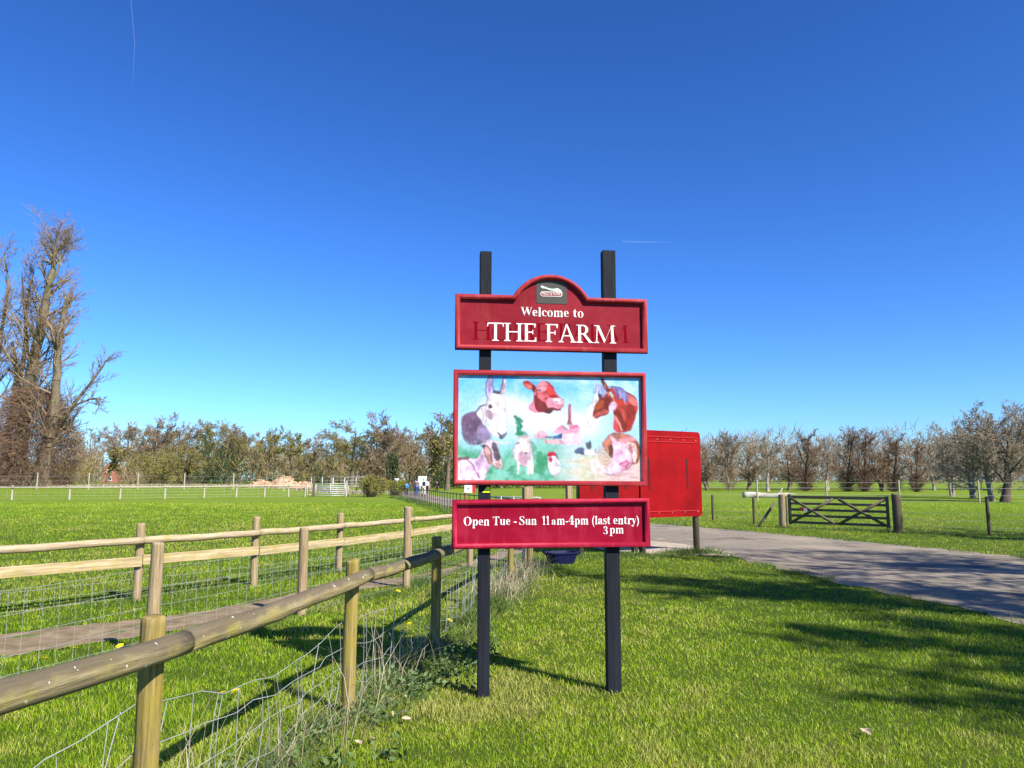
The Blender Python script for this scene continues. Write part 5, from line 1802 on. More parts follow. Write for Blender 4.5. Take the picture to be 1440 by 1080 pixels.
# -- the printed picture: farm animals, painted stroke by stroke into the vertex colours of a flat panel
def make_picture():
    rng = np.random.default_rng(5)
    Wp, Hp = 330, 188
    uu_, vv_ = np.meshgrid((np.arange(Wp) + 0.5) / Wp, (np.arange(Hp) + 0.5) / Hp)
    C = np.zeros((Hp, Wp, 3))
    asp = 1.76
    def fbm(sx, sy, seed, oct_=4):
        r_ = np.random.default_rng(seed)
        out = np.zeros((Hp, Wp)); amp = 1.0; tot = 0
        for o_ in range(oct_):
            nx_, ny_ = int(sx * 2 ** o_) + 2, int(sy * 2 ** o_) + 2
            g_ = r_.random((ny_ + 1, nx_ + 1))
            X, Y = uu_ * nx_ * 0.999, vv_ * ny_ * 0.999
            xi, yi = X.astype(int), Y.astype(int)
            fx, fy = X - xi, Y - yi
            fx, fy = fx * fx * (3 - 2 * fx), fy * fy * (3 - 2 * fy)
            out += amp * (g_[yi, xi] * (1 - fx) * (1 - fy) + g_[yi, xi + 1] * fx * (1 - fy) + g_[yi + 1, xi] * (1 - fx) * fy + g_[yi + 1, xi + 1] * fx * fy)
            tot += amp; amp *= 0.55
        return out / tot
    uw = uu_ + 0.010 * (fbm(34, 20, 61, 3) - 0.5)
    vw = vv_ + 0.018 * (fbm(34, 20, 62, 3) - 0.5)
    NB = [np.clip((q - 0.5) * 1.7 + 0.5, 0, 1) for q in (fbm(46, 11, 71, 3), fbm(14, 38, 72, 3), fbm(60, 16, 73, 2), fbm(20, 16, 74, 4))]
    pc = [0]
    def blend(a, col):
        nonlocal C
        C = C * (1 - a[..., None]) + np.asarray(lin(col))[None, None] * a[..., None]
    def blur(a, k):
        for _ in range(k):
            p = np.pad(a, 1, mode='edge')
            a = (p[:-2, 1:-1] + p[2:, 1:-1] + p[1:-1, :-2] + p[1:-1, 2:] + 2 * p[1:-1, 1:-1]) / 6
        return a
    def uvp(fr, pts):
        x0, y0, sc = fr
        out = []
        for (x, y) in pts:
            px, py = x0 + x / sc, y0 + y / sc
            u = (px - 648) / 253.5
            out.append((u, (py - (529 + 5 * u)) / 144.0))
        return np.array(out)
    def poly(fr, pts, col, soft=1, alpha=1.0, tex=0.0, seed=1, curve=True):
        q = uvp(fr, pts)
        if curve:
            q = catmull(q, 5, True)
        a = inpoly(uw, vw, q).astype(float)
        a0 = blur(a, soft)
        a = a0 * alpha
        if tex:
            a = a * np.clip(1 - tex + 2 * tex * (fbm(30, 18, seed, 3)), 0, 1)
        pc[0] += 1
        sh = np.roll(NB[pc[0] % 4], (pc[0] * 37) % Wp, axis=1)
        C2 = np.asarray(lin(col))[None, None] * (0.62 + 0.76 * sh)[..., None]
        nonlocal C
        C = C * (1 - a[..., None]) + C2 * a[..., None]
        if soft < 2:
            ed = (4 * a0 * (1 - a0) * 0.42 * alpha)[..., None]
            C = C * (1 - ed) + np.asarray(lin(col))[None, None] * 0.30 * ed
    def line(fr, pts, w, col, alpha=1.0, soft=1, curve=True):
        q = uvp(fr, pts)
        if curve and len(q) > 2:
            q = catmull(q, 5)
        d_ = np.full((Hp, Wp), 9.0)
        ww = w / fr[2] / 253.5 / 2
        for p0, p1 in zip(q[:-1], q[1:]):
            ax, ay = p0[0], p0[1] / asp
            bx, by = p1[0] - p0[0], (p1[1] - p0[1]) / asp
            X, Y = uw - ax, vw / asp - ay
            t = np.clip((X * bx + Y * by) / (bx * bx + by * by + 1e-12), 0, 1)
            d_ = np.minimum(d_, np.hypot(X - t * bx, Y - t * by))
        a = np.clip((ww - d_) * Wp + 0.5, 0, 1)
        blend(blur(a, soft) * alpha, col)
    Z1, Z2, Z3, Z4, Z5, Z6, Z7 = (640, 520, 13.5), (725, 525, 16.61), (810, 525, 13.5), (640, 610, 14.4), (720, 565, 14.4), (740, 610, 14.4), (815, 605, 13.5)
    # sky fading to white, green meadow, straw
    C[:] = lin((186, 226, 244))
    n1 = fbm(4, 3, 2)
    n2 = fbm(6, 4, 3)
    blend(np.clip((0.42 - vv_) * 3.0, 0, 1) * np.clip(0.15 + 1.5 * n1 * (1 - vv_), 0, 1), (112, 196, 248))
    blend(np.clip((0.22 - vv_) * 4, 0, 1) * np.clip((n2 - 0.38) * 2.5, 0, 0.8), (88, 172, 244))
    blend(np.clip((fbm(5, 4, 9) - 0.52) * 3, 0, 0.7) * np.clip((0.6 - vv_) * 4, 0, 1), (226, 246, 250))
    cl = np.exp(-(((uu_ - 0.42) / 0.20) ** 2 + ((vv_ - 0.42) / 0.16) ** 2)) + 0.8 * np.exp(-(((uu_ - 0.24) / 0.1) ** 2 + ((vv_ - 0.28) / 0.1) ** 2)) + 0.8 * np.exp(-(((uu_ - 0.68) / 0.1) ** 2 + ((vv_ - 0.48) / 0.12) ** 2))
    blend(np.clip(cl * 1.15, 0, 0.85) * np.clip(0.45 + 1.1 * fbm(7, 5, 31), 0, 1), (244, 242, 248))
    gm = np.clip((vv_ - 0.60 - 0.06 * np.sin(uu_ * 9)) * 7, 0, 1) * np.clip((0.62 - uu_) * 6, 0, 1)
    blend(blur(gm, 4) * 0.95, (146, 206, 182))
    blend(blur(gm, 3) * np.clip((fbm(8, 5, 13) - 0.42) * 4, 0, 0.85), (86, 170, 132))
    blend(blur(gm, 3) * np.clip((fbm(16, 10, 14) - 0.5) * 5, 0, 0.7), (70, 148, 104))
    blend(blur(gm, 3) * np.clip((fbm(20, 12, 15) - 0.55) * 5, 0, 0.5), (160, 222, 206))
    st = np.clip((vv_ - 0.62) * 6, 0, 1) * np.clip((uu_ - 0.50) * 6, 0, 1)
    blend(blur(st, 4) * 0.9, (226, 222, 200))
    blend(blur(st, 3) * np.clip((fbm(6, 20, 17) - 0.45) * 4, 0, 0.6), (232, 214, 190))
    blend(blur(st, 3) * np.clip((fbm(20, 20, 18) - 0.58) * 5, 0, 0.5), (188, 196, 160))
    blend(np.exp(-(((uu_ - 0.93) / 0.16) ** 2 + ((vv_ - 0.92) / 0.16) ** 2)) * 0.8, (236, 206, 206))
    # poplar
    for k in range(46):
        t = k / 45
        x = 120 + 60 * math.sin(t * 2.2) + rng.normal(0, 34)
        y = 330 + 350 * t
        poly(Z5, [(x - 30, y), (x, y - 26), (x + 32, y + 4), (x + 4, y + 26)], [(70, 168, 122), (30, 122, 82), (108, 196, 156)][k % 3], 1, 0.7)
    poly(Z5, [(90, 640), (260, 610), (330, 690), (120, 710)], (40, 138, 96), 2, 0.6)
    # farm buildings and chimney
    poly(Z5, [(1010, 640), (1400, 600), (1420, 900), (1020, 880)], (250, 208, 220), 2, 0.9, curve=False)
    poly(Z5, [(820, 640), (1000, 500), (1110, 590), (1300, 480), (1370, 560), (1330, 640), (1010, 660)], (244, 168, 190), 1, 0.9, curve=False)
    poly(Z5, [(990, 490), (1120, 560), (1110, 600), (1040, 560)], (170, 140, 160), 1, 0.8, curve=False)
    poly(Z5, [(1150, 500), (1290, 480), (1340, 530), (1160, 570)], (232, 118, 148), 1, 0.8, curve=False)
    poly(Z5, [(1135, 95), (1172, 95), (1190, 470), (1120, 470)], (214, 132, 148), 1, 1, curve=False)
    poly(Z5, [(1135, 95), (1150, 95), (1150, 470), (1120, 470)], (150, 96, 112), 1, 0.7, curve=False)
    poly(Z5, [(1110, 455), (1210, 455), (1210, 490), (1110, 490)], (170, 104, 124), 1, 0.8, curve=False)
    poly(Z5, [(820, 720), (1000, 670), (1010, 770), (820, 770)], (82, 140, 190), 1, 0.95, curve=False)
    poly(Z5, [(950, 680), (1005, 670), (1010, 770), (950, 770)], (46, 90, 140), 1, 0.8, curve=False)
    poly(Z5, [(450, 690), (600, 610), (700, 640), (700, 760), (500, 770)], (240, 168, 186), 1, 0.7, curve=False)
    line(Z5, [(690, 728), (790, 728)], 28, (110, 34, 52), 0.9, 1)
    poly(Z5, [(600, 790), (960, 780), (1100, 870), (720, 860)], (246, 178, 186), 2, 0.8, curve=False)
    line(Z5, [(170, 745), (340, 735)], 18, (150, 120, 120), 0.6)
    line(Z5, [(540, 650), (545, 740)], 18, (190, 90, 110), 0.7)
    # donkey
    poly(Z1, [(200, 1280), (180, 980), (230, 880), (380, 820), (480, 840), (560, 980), (640, 1130), (700, 1300), (560, 1390), (330, 1420)], (126, 104, 128), 2, 0.95, 0.35, 3)
    poly(Z1, [(180, 1120), (200, 900), (400, 830), (520, 930), (560, 1080), (400, 1250)], (122, 92, 118), 2, 0.7, 0.6, 5)
    poly(Z1, [(480, 1080), (640, 1100), (740, 1290), (640, 1360), (480, 1300)], (178, 160, 194), 2, 0.7, 0.3, 6)
    poly(Z1, [(450, 830), (600, 690), (640, 780), (600, 1080), (520, 960)], (244, 240, 244), 1, 0.95)
    line(Z1, [(440, 830), (520, 730), (600, 690)], 34, (110, 92, 110), 0.9)
    line(Z1, [(545, 760), (570, 880), (560, 960)], 22, (130, 112, 130), 0.8)
    poly(Z1, [(650, 570), (760, 480), (870, 490), (960, 580), (975, 760), (985, 940), (1010, 1130), (960, 1260), (850, 1290), (720, 1210), (640, 1000), (600, 800), (620, 660)], (250, 240, 246), 1, 1)
    poly(Z1, [(620, 800), (700, 790), (750, 900), (720, 960), (660, 940)], (170, 140, 152), 2, 0.85)
    poly(Z1, [(760, 640), (890, 620), (900, 900), (800, 960), (740, 800)], (250, 226, 232), 2, 0.8)
    poly(Z1, [(660, 1080), (860, 1110), (960, 1200), (860, 1270), (720, 1200)], (252, 248, 250), 2, 0.9)
    poly(Z1, [(850, 1210), (900, 1240), (1000, 1200), (960, 1300), (880, 1320)], (96, 104, 130), 1, 0.8)
    line(Z1, [(830, 1190), (880, 1240), (900, 1300)], 26, (70, 72, 92), 0.9)
    line(Z1, [(990, 1180), (985, 1240)], 22, (90, 92, 110), 0.7)
    poly(Z1, [(640, 560), (612, 400), (640, 240), (700, 150), (745, 250), (755, 400), (720, 500), (670, 540)], (214, 200, 240), 1, 1)
    poly(Z1, [(665, 420), (670, 270), (700, 200), (725, 300), (715, 420), (680, 480)], (156, 140, 196), 1, 0.8)
    line(Z1, [(640, 560), (618, 420), (640, 250), (700, 155), (745, 260), (750, 400)], 22, (88, 84, 106), 0.9)
    poly(Z1, [(860, 470), (900, 380), (940, 220), (985, 195), (990, 290), (970, 420), (930, 510)], (246, 222, 232), 1, 1)
    line(Z1, [(860, 480), (905, 370), (940, 230), (980, 195)], 30, (90, 84, 98), 0.9)
    line(Z1, [(950, 300), (945, 370), (925, 430)], 26, (150, 120, 136), 0.8)
    poly(Z1, [(750, 410), (790, 430), (850, 440), (870, 480), (800, 500), (755, 480)], (92, 80, 86), 1, 0.9)
    poly(Z1, [(670, 710), (710, 690), (740, 740), (700, 770), (675, 750)], (62, 58, 70), 1, 0.95)
    line(Z1, [(830, 690), (850, 720)], 26, (110, 90, 100), 0.8)
    line(Z1, [(640, 560), (635, 690), (600, 850)], 14, (170, 150, 160), 0.7)
    line(Z1, [(655, 570), (620, 680), (605, 830), (650, 1010), (730, 1200)], 13, (140, 128, 158), 0.7)
    line(Z1, [(960, 590), (980, 760), (990, 950), (1010, 1120)], 12, (176, 166, 190), 0.7)
    for k in range(60):
        x, y = rng.uniform(210, 620), rng.uniform(900, 1330)
        line(Z1, [(x, y), (x + rng.uniform(-24, 24), y + rng.uniform(30, 70))], 9, [(92, 66, 96), (184, 150, 190), (108, 80, 118)][k % 3], 0.55)
    for k in range(26):
        x, y = rng.uniform(690, 930), rng.uniform(540, 1150)
        line(Z1, [(x, y), (x + rng.uniform(-10, 10), y + rng.uniform(20, 60))], 8, [(208, 186, 204), (236, 214, 226)][k % 2], 0.6)
    # cow
    poly(Z2, [(310, 840), (380, 740), (460, 640), (540, 760), (600, 900), (520, 960), (400, 930)], (240, 138, 160), 1, 0.95)
    poly(Z2, [(450, 480), (480, 340), (560, 270), (660, 230), (780, 260), (870, 360), (930, 500), (1000, 590), (1100, 680), (1120, 800), (1060, 860), (1030, 900), (900, 890), (800, 960), (700, 950), (560, 930), (470, 800), (430, 620)], (226, 122, 128), 1, 1)
    poly(Z2, [(450, 560), (520, 600), (620, 680), (720, 760), (740, 920), (640, 950), (540, 930), (470, 800)], (128, 46, 44), 1, 0.95, 0.2, 4)
    poly(Z2, [(640, 400), (760, 280), (870, 380), (930, 510), (980, 590), (860, 610), (760, 560)], (222, 78, 72), 1, 0.85)
    poly(Z2, [(520, 320), (660, 260), (740, 330), (690, 460), (580, 480), (510, 420)], (240, 176, 186), 2, 0.8)
    poly(Z2, [(780, 560), (900, 560), (990, 590), (860, 615), (780, 600)], (166, 40, 30), 1, 0.85)
    poly(Z2, [(720, 650), (880, 620), (1030, 620), (1110, 720), (1090, 820), (1000, 860), (860, 840), (760, 850)], (244, 176, 192), 1, 0.9)
    poly(Z2, [(860, 640), (1010, 630), (1100, 740), (1000, 760), (900, 700)], (252, 226, 232), 2, 0.8)
    line(Z2, [(780, 870), (860, 860), (960, 890), (1040, 890)], 44, (96, 44, 54), 0.95)
    poly(Z2, [(700, 900), (800, 870), (860, 910), (790, 965), (720, 955)], (92, 52, 50), 1, 0.95)
    line(Z2, [(940, 700), (990, 725)], 26, (40, 44, 60), 0.95)
    line(Z2, [(660, 640), (730, 605)], 26, (92, 30, 30), 0.9)
    line(Z2, [(540, 430), (570, 430)], 40, (48, 26, 30), 0.95)
    line(Z2, [(520, 380), (580, 345)], 16, (70, 40, 44), 0.8)
    line(Z2, [(490, 400), (495, 520), (510, 570)], 26, (96, 44, 44), 0.9)
    line(Z2, [(690, 250), (790, 290), (870, 380)], 24, (100, 44, 48), 0.8)
    line(Z2, [(690, 490), (700, 530)], 22, (130, 60, 70), 0.8)
    poly(Z2, [(185, 290), (200, 240), (310, 235), (400, 290), (470, 370), (440, 490), (400, 430), (300, 410), (220, 360)], (196, 72, 62), 1, 1)
    poly(Z2, [(200, 310), (300, 300), (400, 360), (330, 395), (250, 370)], (236, 150, 130), 1, 0.85)
    poly(Z2, [(400, 310), (470, 370), (440, 490), (400, 430)], (112, 38, 44), 1, 0.9)
    line(Z2, [(190, 270), (260, 255), (330, 265)], 22, (110, 40, 36), 0.8)
    # horse
    poly(Z3, [(700, 1100), (720, 900), (690, 740), (640, 640), (700, 480), (620, 360), (700, 290), (830, 320), (960, 390), (1080, 470), (1150, 570), (1160, 700), (1120, 860), (1060, 1020), (1020, 1110), (860, 1150)], (182, 72, 58), 1, 1)
    poly(Z3, [(900, 900), (980, 640), (1090, 640), (1110, 820), (1040, 1040), (930, 1080)], (150, 46, 30), 2, 0.8)
    poly(Z3, [(940, 420), (1080, 480), (1150, 580), (1130, 660), (1020, 600), (960, 520)], (236, 148, 146), 2, 0.75)
    poly(Z3, [(700, 900), (760, 820), (840, 940), (880, 1150), (700, 1120)], (222, 96, 104), 2, 0.8)
    poly(Z3, [(700, 750), (780, 730), (900, 900), (940, 1090), (860, 1120), (800, 930)], (128, 40, 28), 1, 0.8)
    poly(Z3, [(840, 700), (930, 780), (920, 960), (860, 840)], (206, 96, 84), 2, 0.7)
    line(Z3, [(740, 880), (800, 1000), (850, 1110)], 30, (244, 190, 180), 0.8)
    poly(Z3, [(560, 420), (640, 440), (700, 560), (660, 640), (600, 790), (460, 850), (340, 910), (300, 830), (360, 640), (420, 520)], (158, 62, 40), 1, 1)
    poly(Z3, [(330, 840), (420, 770), (540, 720), (600, 790), (460, 850), (350, 905)], (214, 118, 110), 1, 0.85)
    poly(Z3, [(560, 520), (640, 500), (650, 640), (560, 720), (520, 640)], (112, 28, 16), 2, 0.8)
    poly(Z3, [(400, 620), (500, 560), (480, 660), (360, 760)], (206, 120, 60), 2, 0.75)
    poly(Z3, [(420, 400), (430, 500), (360, 640), (300, 820), (340, 930), (420, 940), (380, 1000), (300, 1050), (210, 1030), (160, 900), (220, 720), (300, 540), (370, 420)], (252, 246, 248), 1, 1)
    poly(Z3, [(200, 930), (320, 860), (420, 940), (380, 1000), (290, 1050), (210, 1030)], (248, 232, 240), 2, 0.8)
    line(Z3, [(200, 950), (225, 985)], 22, (120, 110, 120), 0.7)
    line(Z3, [(205, 1030), (290, 1055)], 16, (170, 150, 160), 0.7)
    line(Z3, [(330, 880), (420, 860), (600, 790)], 16, (120, 40, 36), 0.8)
    poly(Z3, [(620, 640), (720, 580), (770, 660), (720, 740), (640, 780)], (232, 208, 236), 2, 0.9)
    poly(Z3, [(320, 420), (340, 330), (440, 270), (540, 350), (560, 430), (500, 500), (440, 430), (370, 420)], (170, 178, 226), 1, 0.95, 0.25, 8)
    for k in range(14):
        x = 400 + rng.uniform(-70, 130)
        line(Z3, [(x, 290 + rng.uniform(0, 40)), (x - 30 + rng.uniform(0, 60), 430 + rng.uniform(-20, 60))], 12, [(120, 126, 190), (226, 232, 250)][k % 2], 0.7)
    poly(Z3, [(640, 290), (760, 300), (900, 350), (960, 440), (970, 580), (900, 560), (820, 470), (760, 420), (700, 330)], (146, 156, 214), 1, 0.95, 0.3, 9)
    for k in range(20):
        x = 780 + rng.uniform(-40, 160)
        y = 340 + 0.5 * (x - 760)
        line(Z3, [(x, y), (x + rng.uniform(0, 30), y + rng.uniform(120, 220))], 12, [(92, 100, 164), (196, 206, 244), (150, 72, 70)][k % 3], 0.7)
    poly(Z3, [(475, 115), (530, 180), (590, 280), (640, 360), (600, 420), (540, 350), (490, 260)], (140, 62, 52), 1, 1)
    line(Z3, [(490, 150), (510, 230), (550, 330)], 22, (72, 34, 34), 0.8)
    line(Z3, [(535, 260), (550, 330)], 14, (236, 180, 150), 0.8)
    line(Z3, [(590, 410), (660, 490), (720, 570), (760, 660)], 24, (232, 150, 120), 0.85)
    poly(Z3, [(410, 440), (460, 450), (460, 510), (420, 520)], (60, 30, 36), 1, 0.95)
    line(Z3, [(370, 250), (385, 290)], 26, (196, 150, 170), 0.8)
    line(Z3, [(620, 290), (730, 290), (830, 320), (900, 340)], 14, (60, 66, 90), 0.8)
    line(Z3, [(960, 400), (1060, 460), (1130, 540)], 18, (110, 48, 48), 0.8)
    # goat
    poly(Z4, [(90, 880), (110, 500), (320, 470), (470, 500), (560, 400), (640, 260), (700, 400), (780, 560), (760, 640), (680, 760), (610, 900)], (250, 222, 242), 1, 1)
    poly(Z4, [(480, 560), (600, 400), (620, 560), (560, 720), (500, 700)], (198, 166, 200), 2, 0.75)
    poly(Z4, [(110, 480), (320, 450), (330, 500), (120, 510)], (108, 74, 76), 1, 0.85)
    line(Z4, [(330, 520), (420, 610), (480, 740), (540, 850)], 26, (122, 88, 112), 0.85)
    poly(Z4, [(640, 240), (660, 150), (760, 140), (880, 150), (900, 300), (950, 470), (990, 600), (960, 690), (880, 690), (800, 630), (770, 480), (720, 300)], (236, 214, 226), 1, 1)
    poly(Z4, [(780, 200), (860, 190), (930, 420), (940, 500), (870, 560), (820, 440)], (84, 72, 88), 1, 0.9, 0.15, 4)
    poly(Z4, [(620, 230), (690, 240), (760, 360), (790, 540), (750, 600), (680, 500), (640, 380)], (222, 176, 170), 1, 1)
    line(Z4, [(620, 230), (690, 240), (760, 370), (780, 560)], 22, (84, 60, 66), 0.85)
    line(Z4, [(630, 260), (650, 420), (740, 590)], 20, (110, 70, 76), 0.8)
    poly(Z4, [(480, 210), (520, 185), (600, 210), (650, 250), (620, 280), (560, 235)], (64, 62, 76), 1, 0.95)
    line(Z4, [(530, 215), (590, 220)], 20, (226, 222, 232), 0.9)
    poly(Z4, [(800, 560), (890, 540), (980, 600), (970, 680), (890, 690), (820, 630)], (242, 206, 204), 1, 0.9)
    for a_, b_ in (((880, 570), (960, 650)), ((850, 590), (930, 690)), ((820, 640), (900, 690))):
        line(Z4, [a_, b_], 18, (84, 54, 66), 0.8)
    line(Z4, [(650, 190), (690, 145), (740, 160)], 18, (120, 96, 110), 0.8)
    line(Z4, [(910, 200), (1110, 195)], 22, (240, 212, 222), 0.8)
    # sheep
    SF = (630, 510, 4.966)
    poly(SF, [(490, 560), (530, 540), (570, 560), (592, 620), (590, 690), (560, 720), (510, 710), (475, 670), (462, 610)], (250, 232, 240), 1, 1)
    poly(SF, [(490, 640), (540, 620), (560, 690), (530, 722), (500, 700)], (196, 140, 162), 2, 0.7, 0.5, 4)
    for x in (497, 562, 578, 590):
        line(SF, [(x, 690), (x - 3 + (x > 560) * 4, 766)], 13, (248, 236, 234), 1.0)
    poly(SF, [(500, 560), (520, 520), (570, 520), (580, 560), (560, 620), (545, 640), (525, 610)], (252, 240, 236), 1, 1)
    line(SF, [(500, 562), (485, 572)], 12, (120, 100, 110), 0.8)
    line(SF, [(580, 560), (596, 566)], 12, (130, 100, 110), 0.8)
    line(SF, [(545, 628), (555, 632)], 16, (90, 70, 84), 0.9)
    line(SF, [(492, 528), (575, 518)], 9, (206, 160, 170), 0.7)
    for k in range(26):
        x, y = rng.uniform(470, 585), rng.uniform(570, 710)
        line(SF, [(x, y), (x + rng.uniform(-6, 6), y + rng.uniform(5, 14))], 3.5, [(206, 170, 184), (226, 200, 208), (180, 128, 150)][k % 3], 0.6)
    line(SF, [(492, 560), (466, 600), (464, 650), (490, 700)], 4, (190, 170, 186), 0.7)
    # cockerel
    poly(Z6, [(440, 470), (520, 440), (600, 470), (660, 560), (690, 680), (650, 780), (560, 830), (480, 790), (440, 660)], (250, 242, 244), 1, 1)
    poly(Z6, [(420, 440), (460, 390), (520, 370), (580, 400), (590, 440), (520, 440), (470, 465)], (214, 44, 82), 1, 1)
    poly(Z6, [(450, 480), (510, 470), (520, 530), (490, 570), (450, 550)], (206, 54, 84), 1, 0.95)
    line(Z6, [(585, 410), (620, 490)], 34, (92, 96, 112), 0.85)
    poly(Z6, [(520, 560), (620, 560), (650, 640), (570, 680)], (206, 200, 212), 2, 0.7)
    line(Z6, [(540, 820), (545, 880)], 16, (140, 140, 130), 0.8)
    line(Z6, [(590, 820), (580, 880)], 12, (190, 190, 180), 0.8)
    line(Z6, [(445, 600), (450, 700), (500, 800), (560, 830), (650, 780), (688, 690)], 11, (176, 176, 190), 0.6)
    for k in range(14):
        x, y = rng.uniform(470, 650), rng.uniform(580, 790)
        line(Z6, [(x, y), (x + 22, y + rng.uniform(20, 44))], 9, [(214, 206, 216), (236, 226, 232)][k % 2], 0.6)
    # sheepdog
    poly(Z6, [(960, 380), (1000, 320), (1120, 310), (1170, 360), (1160, 430), (1040, 420)], (72, 84, 122), 1, 0.9, 0.3, 4)
    poly(Z6, [(1150, 360), (1220, 330), (1340, 360), (1390, 430), (1180, 440)], (246, 242, 246), 1, 0.9)
    poly(Z6, [(1190, 200), (1230, 210), (1270, 165), (1290, 260), (1270, 330), (1210, 310)], (84, 82, 94), 1, 0.9, 0.25, 6)
    line(Z6, [(1370, 330), (1400, 390)], 24, (150, 130, 130), 0.7)
    line(Z6, [(690, 290), (740, 310)], 20, (150, 160, 140), 0.6)
    # pig with her straw
    poly(Z7, [(410, 270), (470, 180), (600, 90), (800, 90), (980, 150), (1080, 260), (1130, 420), (1080, 600), (980, 660), (760, 560), (560, 520), (430, 340)], (190, 122, 100), 1, 0.95)
    poly(Z7, [(540, 300), (640, 340), (630, 430), (560, 540), (530, 420)], (96, 60, 40), 2, 0.85)
    poly(Z7, [(980, 160), (1080, 260), (1130, 430), (1100, 590), (1030, 640), (1060, 420), (1030, 260)], (150, 96, 66), 2, 0.85)
    poly(Z7, [(600, 260), (700, 240), (820, 250), (900, 330), (980, 480), (960, 640), (860, 760), (720, 800), (560, 850), (470, 830), (480, 730), (560, 620), (620, 450)], (248, 206, 232), 1, 1)
    poly(Z7, [(550, 130), (620, 150), (680, 230), (660, 300), (620, 290)], (250, 200, 212), 1, 1)
    poly(Z7, [(720, 220), (820, 150), (980, 150), (1050, 220), (900, 240), (800, 270)], (238, 160, 164), 1, 0.95)
    poly(Z7, [(850, 290), (920, 240), (1020, 270), (1070, 400), (1050, 560), (1000, 630), (950, 480), (890, 380)], (252, 214, 208), 1, 1)
    poly(Z7, [(900, 290), (940, 300), (1000, 430), (980, 470), (920, 380)], (160, 92, 112), 1, 0.7)
    line(Z7, [(880, 280), (880, 340), (930, 400), (1000, 590)], 18, (170, 104, 120), 0.8)
    poly(Z7, [(470, 740), (600, 640), (760, 660), (760, 760), (600, 840), (490, 840)], (250, 234, 248), 2, 0.85)
    poly(Z7, [(760, 650), (860, 600), (900, 640), (860, 740), (780, 760)], (236, 150, 182), 1, 0.75)
    line(Z7, [(730, 660), (850, 600), (890, 640), (840, 720)], 22, (176, 84, 122), 0.8)
    line(Z7, [(820, 750), (930, 710), (1000, 630)], 22, (150, 84, 100), 0.7)
    line(Z7, [(790, 540), (850, 525)], 24, (150, 160, 140), 0.7)
    line(Z7, [(490, 740), (510, 830)], 16, (170, 120, 160), 0.7)
    line(Z7, [(430, 800), (500, 850), (640, 830)], 16, (150, 100, 124), 0.7)
    for k in range(26):
        y = 360 + k * 15
        x0 = 330 + rng.uniform(-20, 60)
        line(Z7, [(x0, y + 10), (x0 + 90, y - 12), (540 + rng.uniform(-30, 20), y + 50 + rng.uniform(-10, 10))], 10, [(150, 92, 74), (246, 218, 206), (196, 140, 120)][k % 3], 0.75)
    for k in range(34):
        x0 = 640 + rng.uniform(-150, 440)
        y = 760 + rng.uniform(0, 190)
        line(Z7, [(x0, y), (x0 + 70, y - 22), (x0 + 150, y + rng.uniform(-10, 14))], 10, [(206, 150, 160), (250, 232, 236), (160, 112, 120)][k % 3], 0.65)
    poly(Z7, [(180, 600), (300, 560), (420, 700), (440, 800), (250, 820), (190, 720)], (250, 232, 228), 2, 0.85)
    line(Z7, [(180, 610), (190, 740), (240, 810)], 14, (190, 150, 150), 0.6)
    # fine brushwork
    C *= (0.86 + 0.28 * fbm(110, 60, 40, 2))[..., None]
    L_ = C @ np.array([0.3, 0.55, 0.15])
    C = L_[..., None] + (C - L_[..., None]) * 1.12
    C = np.clip(C, 0, 1) ** 1.15 * 0.64
    # panel grid
    u = np.linspace(0, 1, Wp + 1); v = np.linspace(0, 1, Hp + 1)
    U, Vv = np.meshgrid(u, v)
    a = 0.033
    q = inset(PO, a)
    P = (q[3][None, None] * ((1 - U) * (1 - Vv))[..., None] + q[2][None, None] * (U * (1 - Vv))[..., None] + q[0][None, None] * ((1 - U) * Vv)[..., None] + q[1][None, None] * (U * Vv)[..., None])
    V3 = np.stack([P[..., 0], np.full(U.shape, FACE - 0.0015), P[..., 1]], -1).reshape(-1, 3)
    i_ = (np.arange(Hp)[:, None] * (Wp + 1) + np.arange(Wp)[None, :]).ravel()
    # smooth colours: average the pixel colours round each corner
    Pc = np.pad(C, ((1, 1), (1, 1), (0, 0)), mode='edge')
    Cv = (Pc[:-1, :-1] + Pc[1:, :-1] + Pc[:-1, 1:] + Pc[1:, 1:]) / 4
    me = mesh_np('printed_picture', V3, [np.stack([i_, i_ + Wp + 1, i_ + Wp + 2, i_ + 1], 1)])
    at = me.color_attributes.new('print', 'FLOAT_COLOR', 'POINT')
    at.data.foreach_set('color', np.concatenate([Cv.reshape(-1, 3), np.ones((len(V3), 1))], 1).astype(np.float32).ravel())
    m = bpy.data.materials.new('printed_picture')
    m.use_nodes = True
    g = NT(m)
    b = g.n['Principled BSDF']
    b.inputs['Roughness'].default_value = 0.5
    b.inputs['Specular IOR Level'].default_value = 0.3
    ca = g.new('ShaderNodeVertexColor')
    ca.layer_name = 'print'
    g.link(ca.outputs[0], b.inputs['Base Color'])
    o = add('printed_picture', me, picb, m)
    o['label'] = 'painted farm animals: donkey, cow, horse, goat, sheep, cockerel, dog and pig'
make_picture()

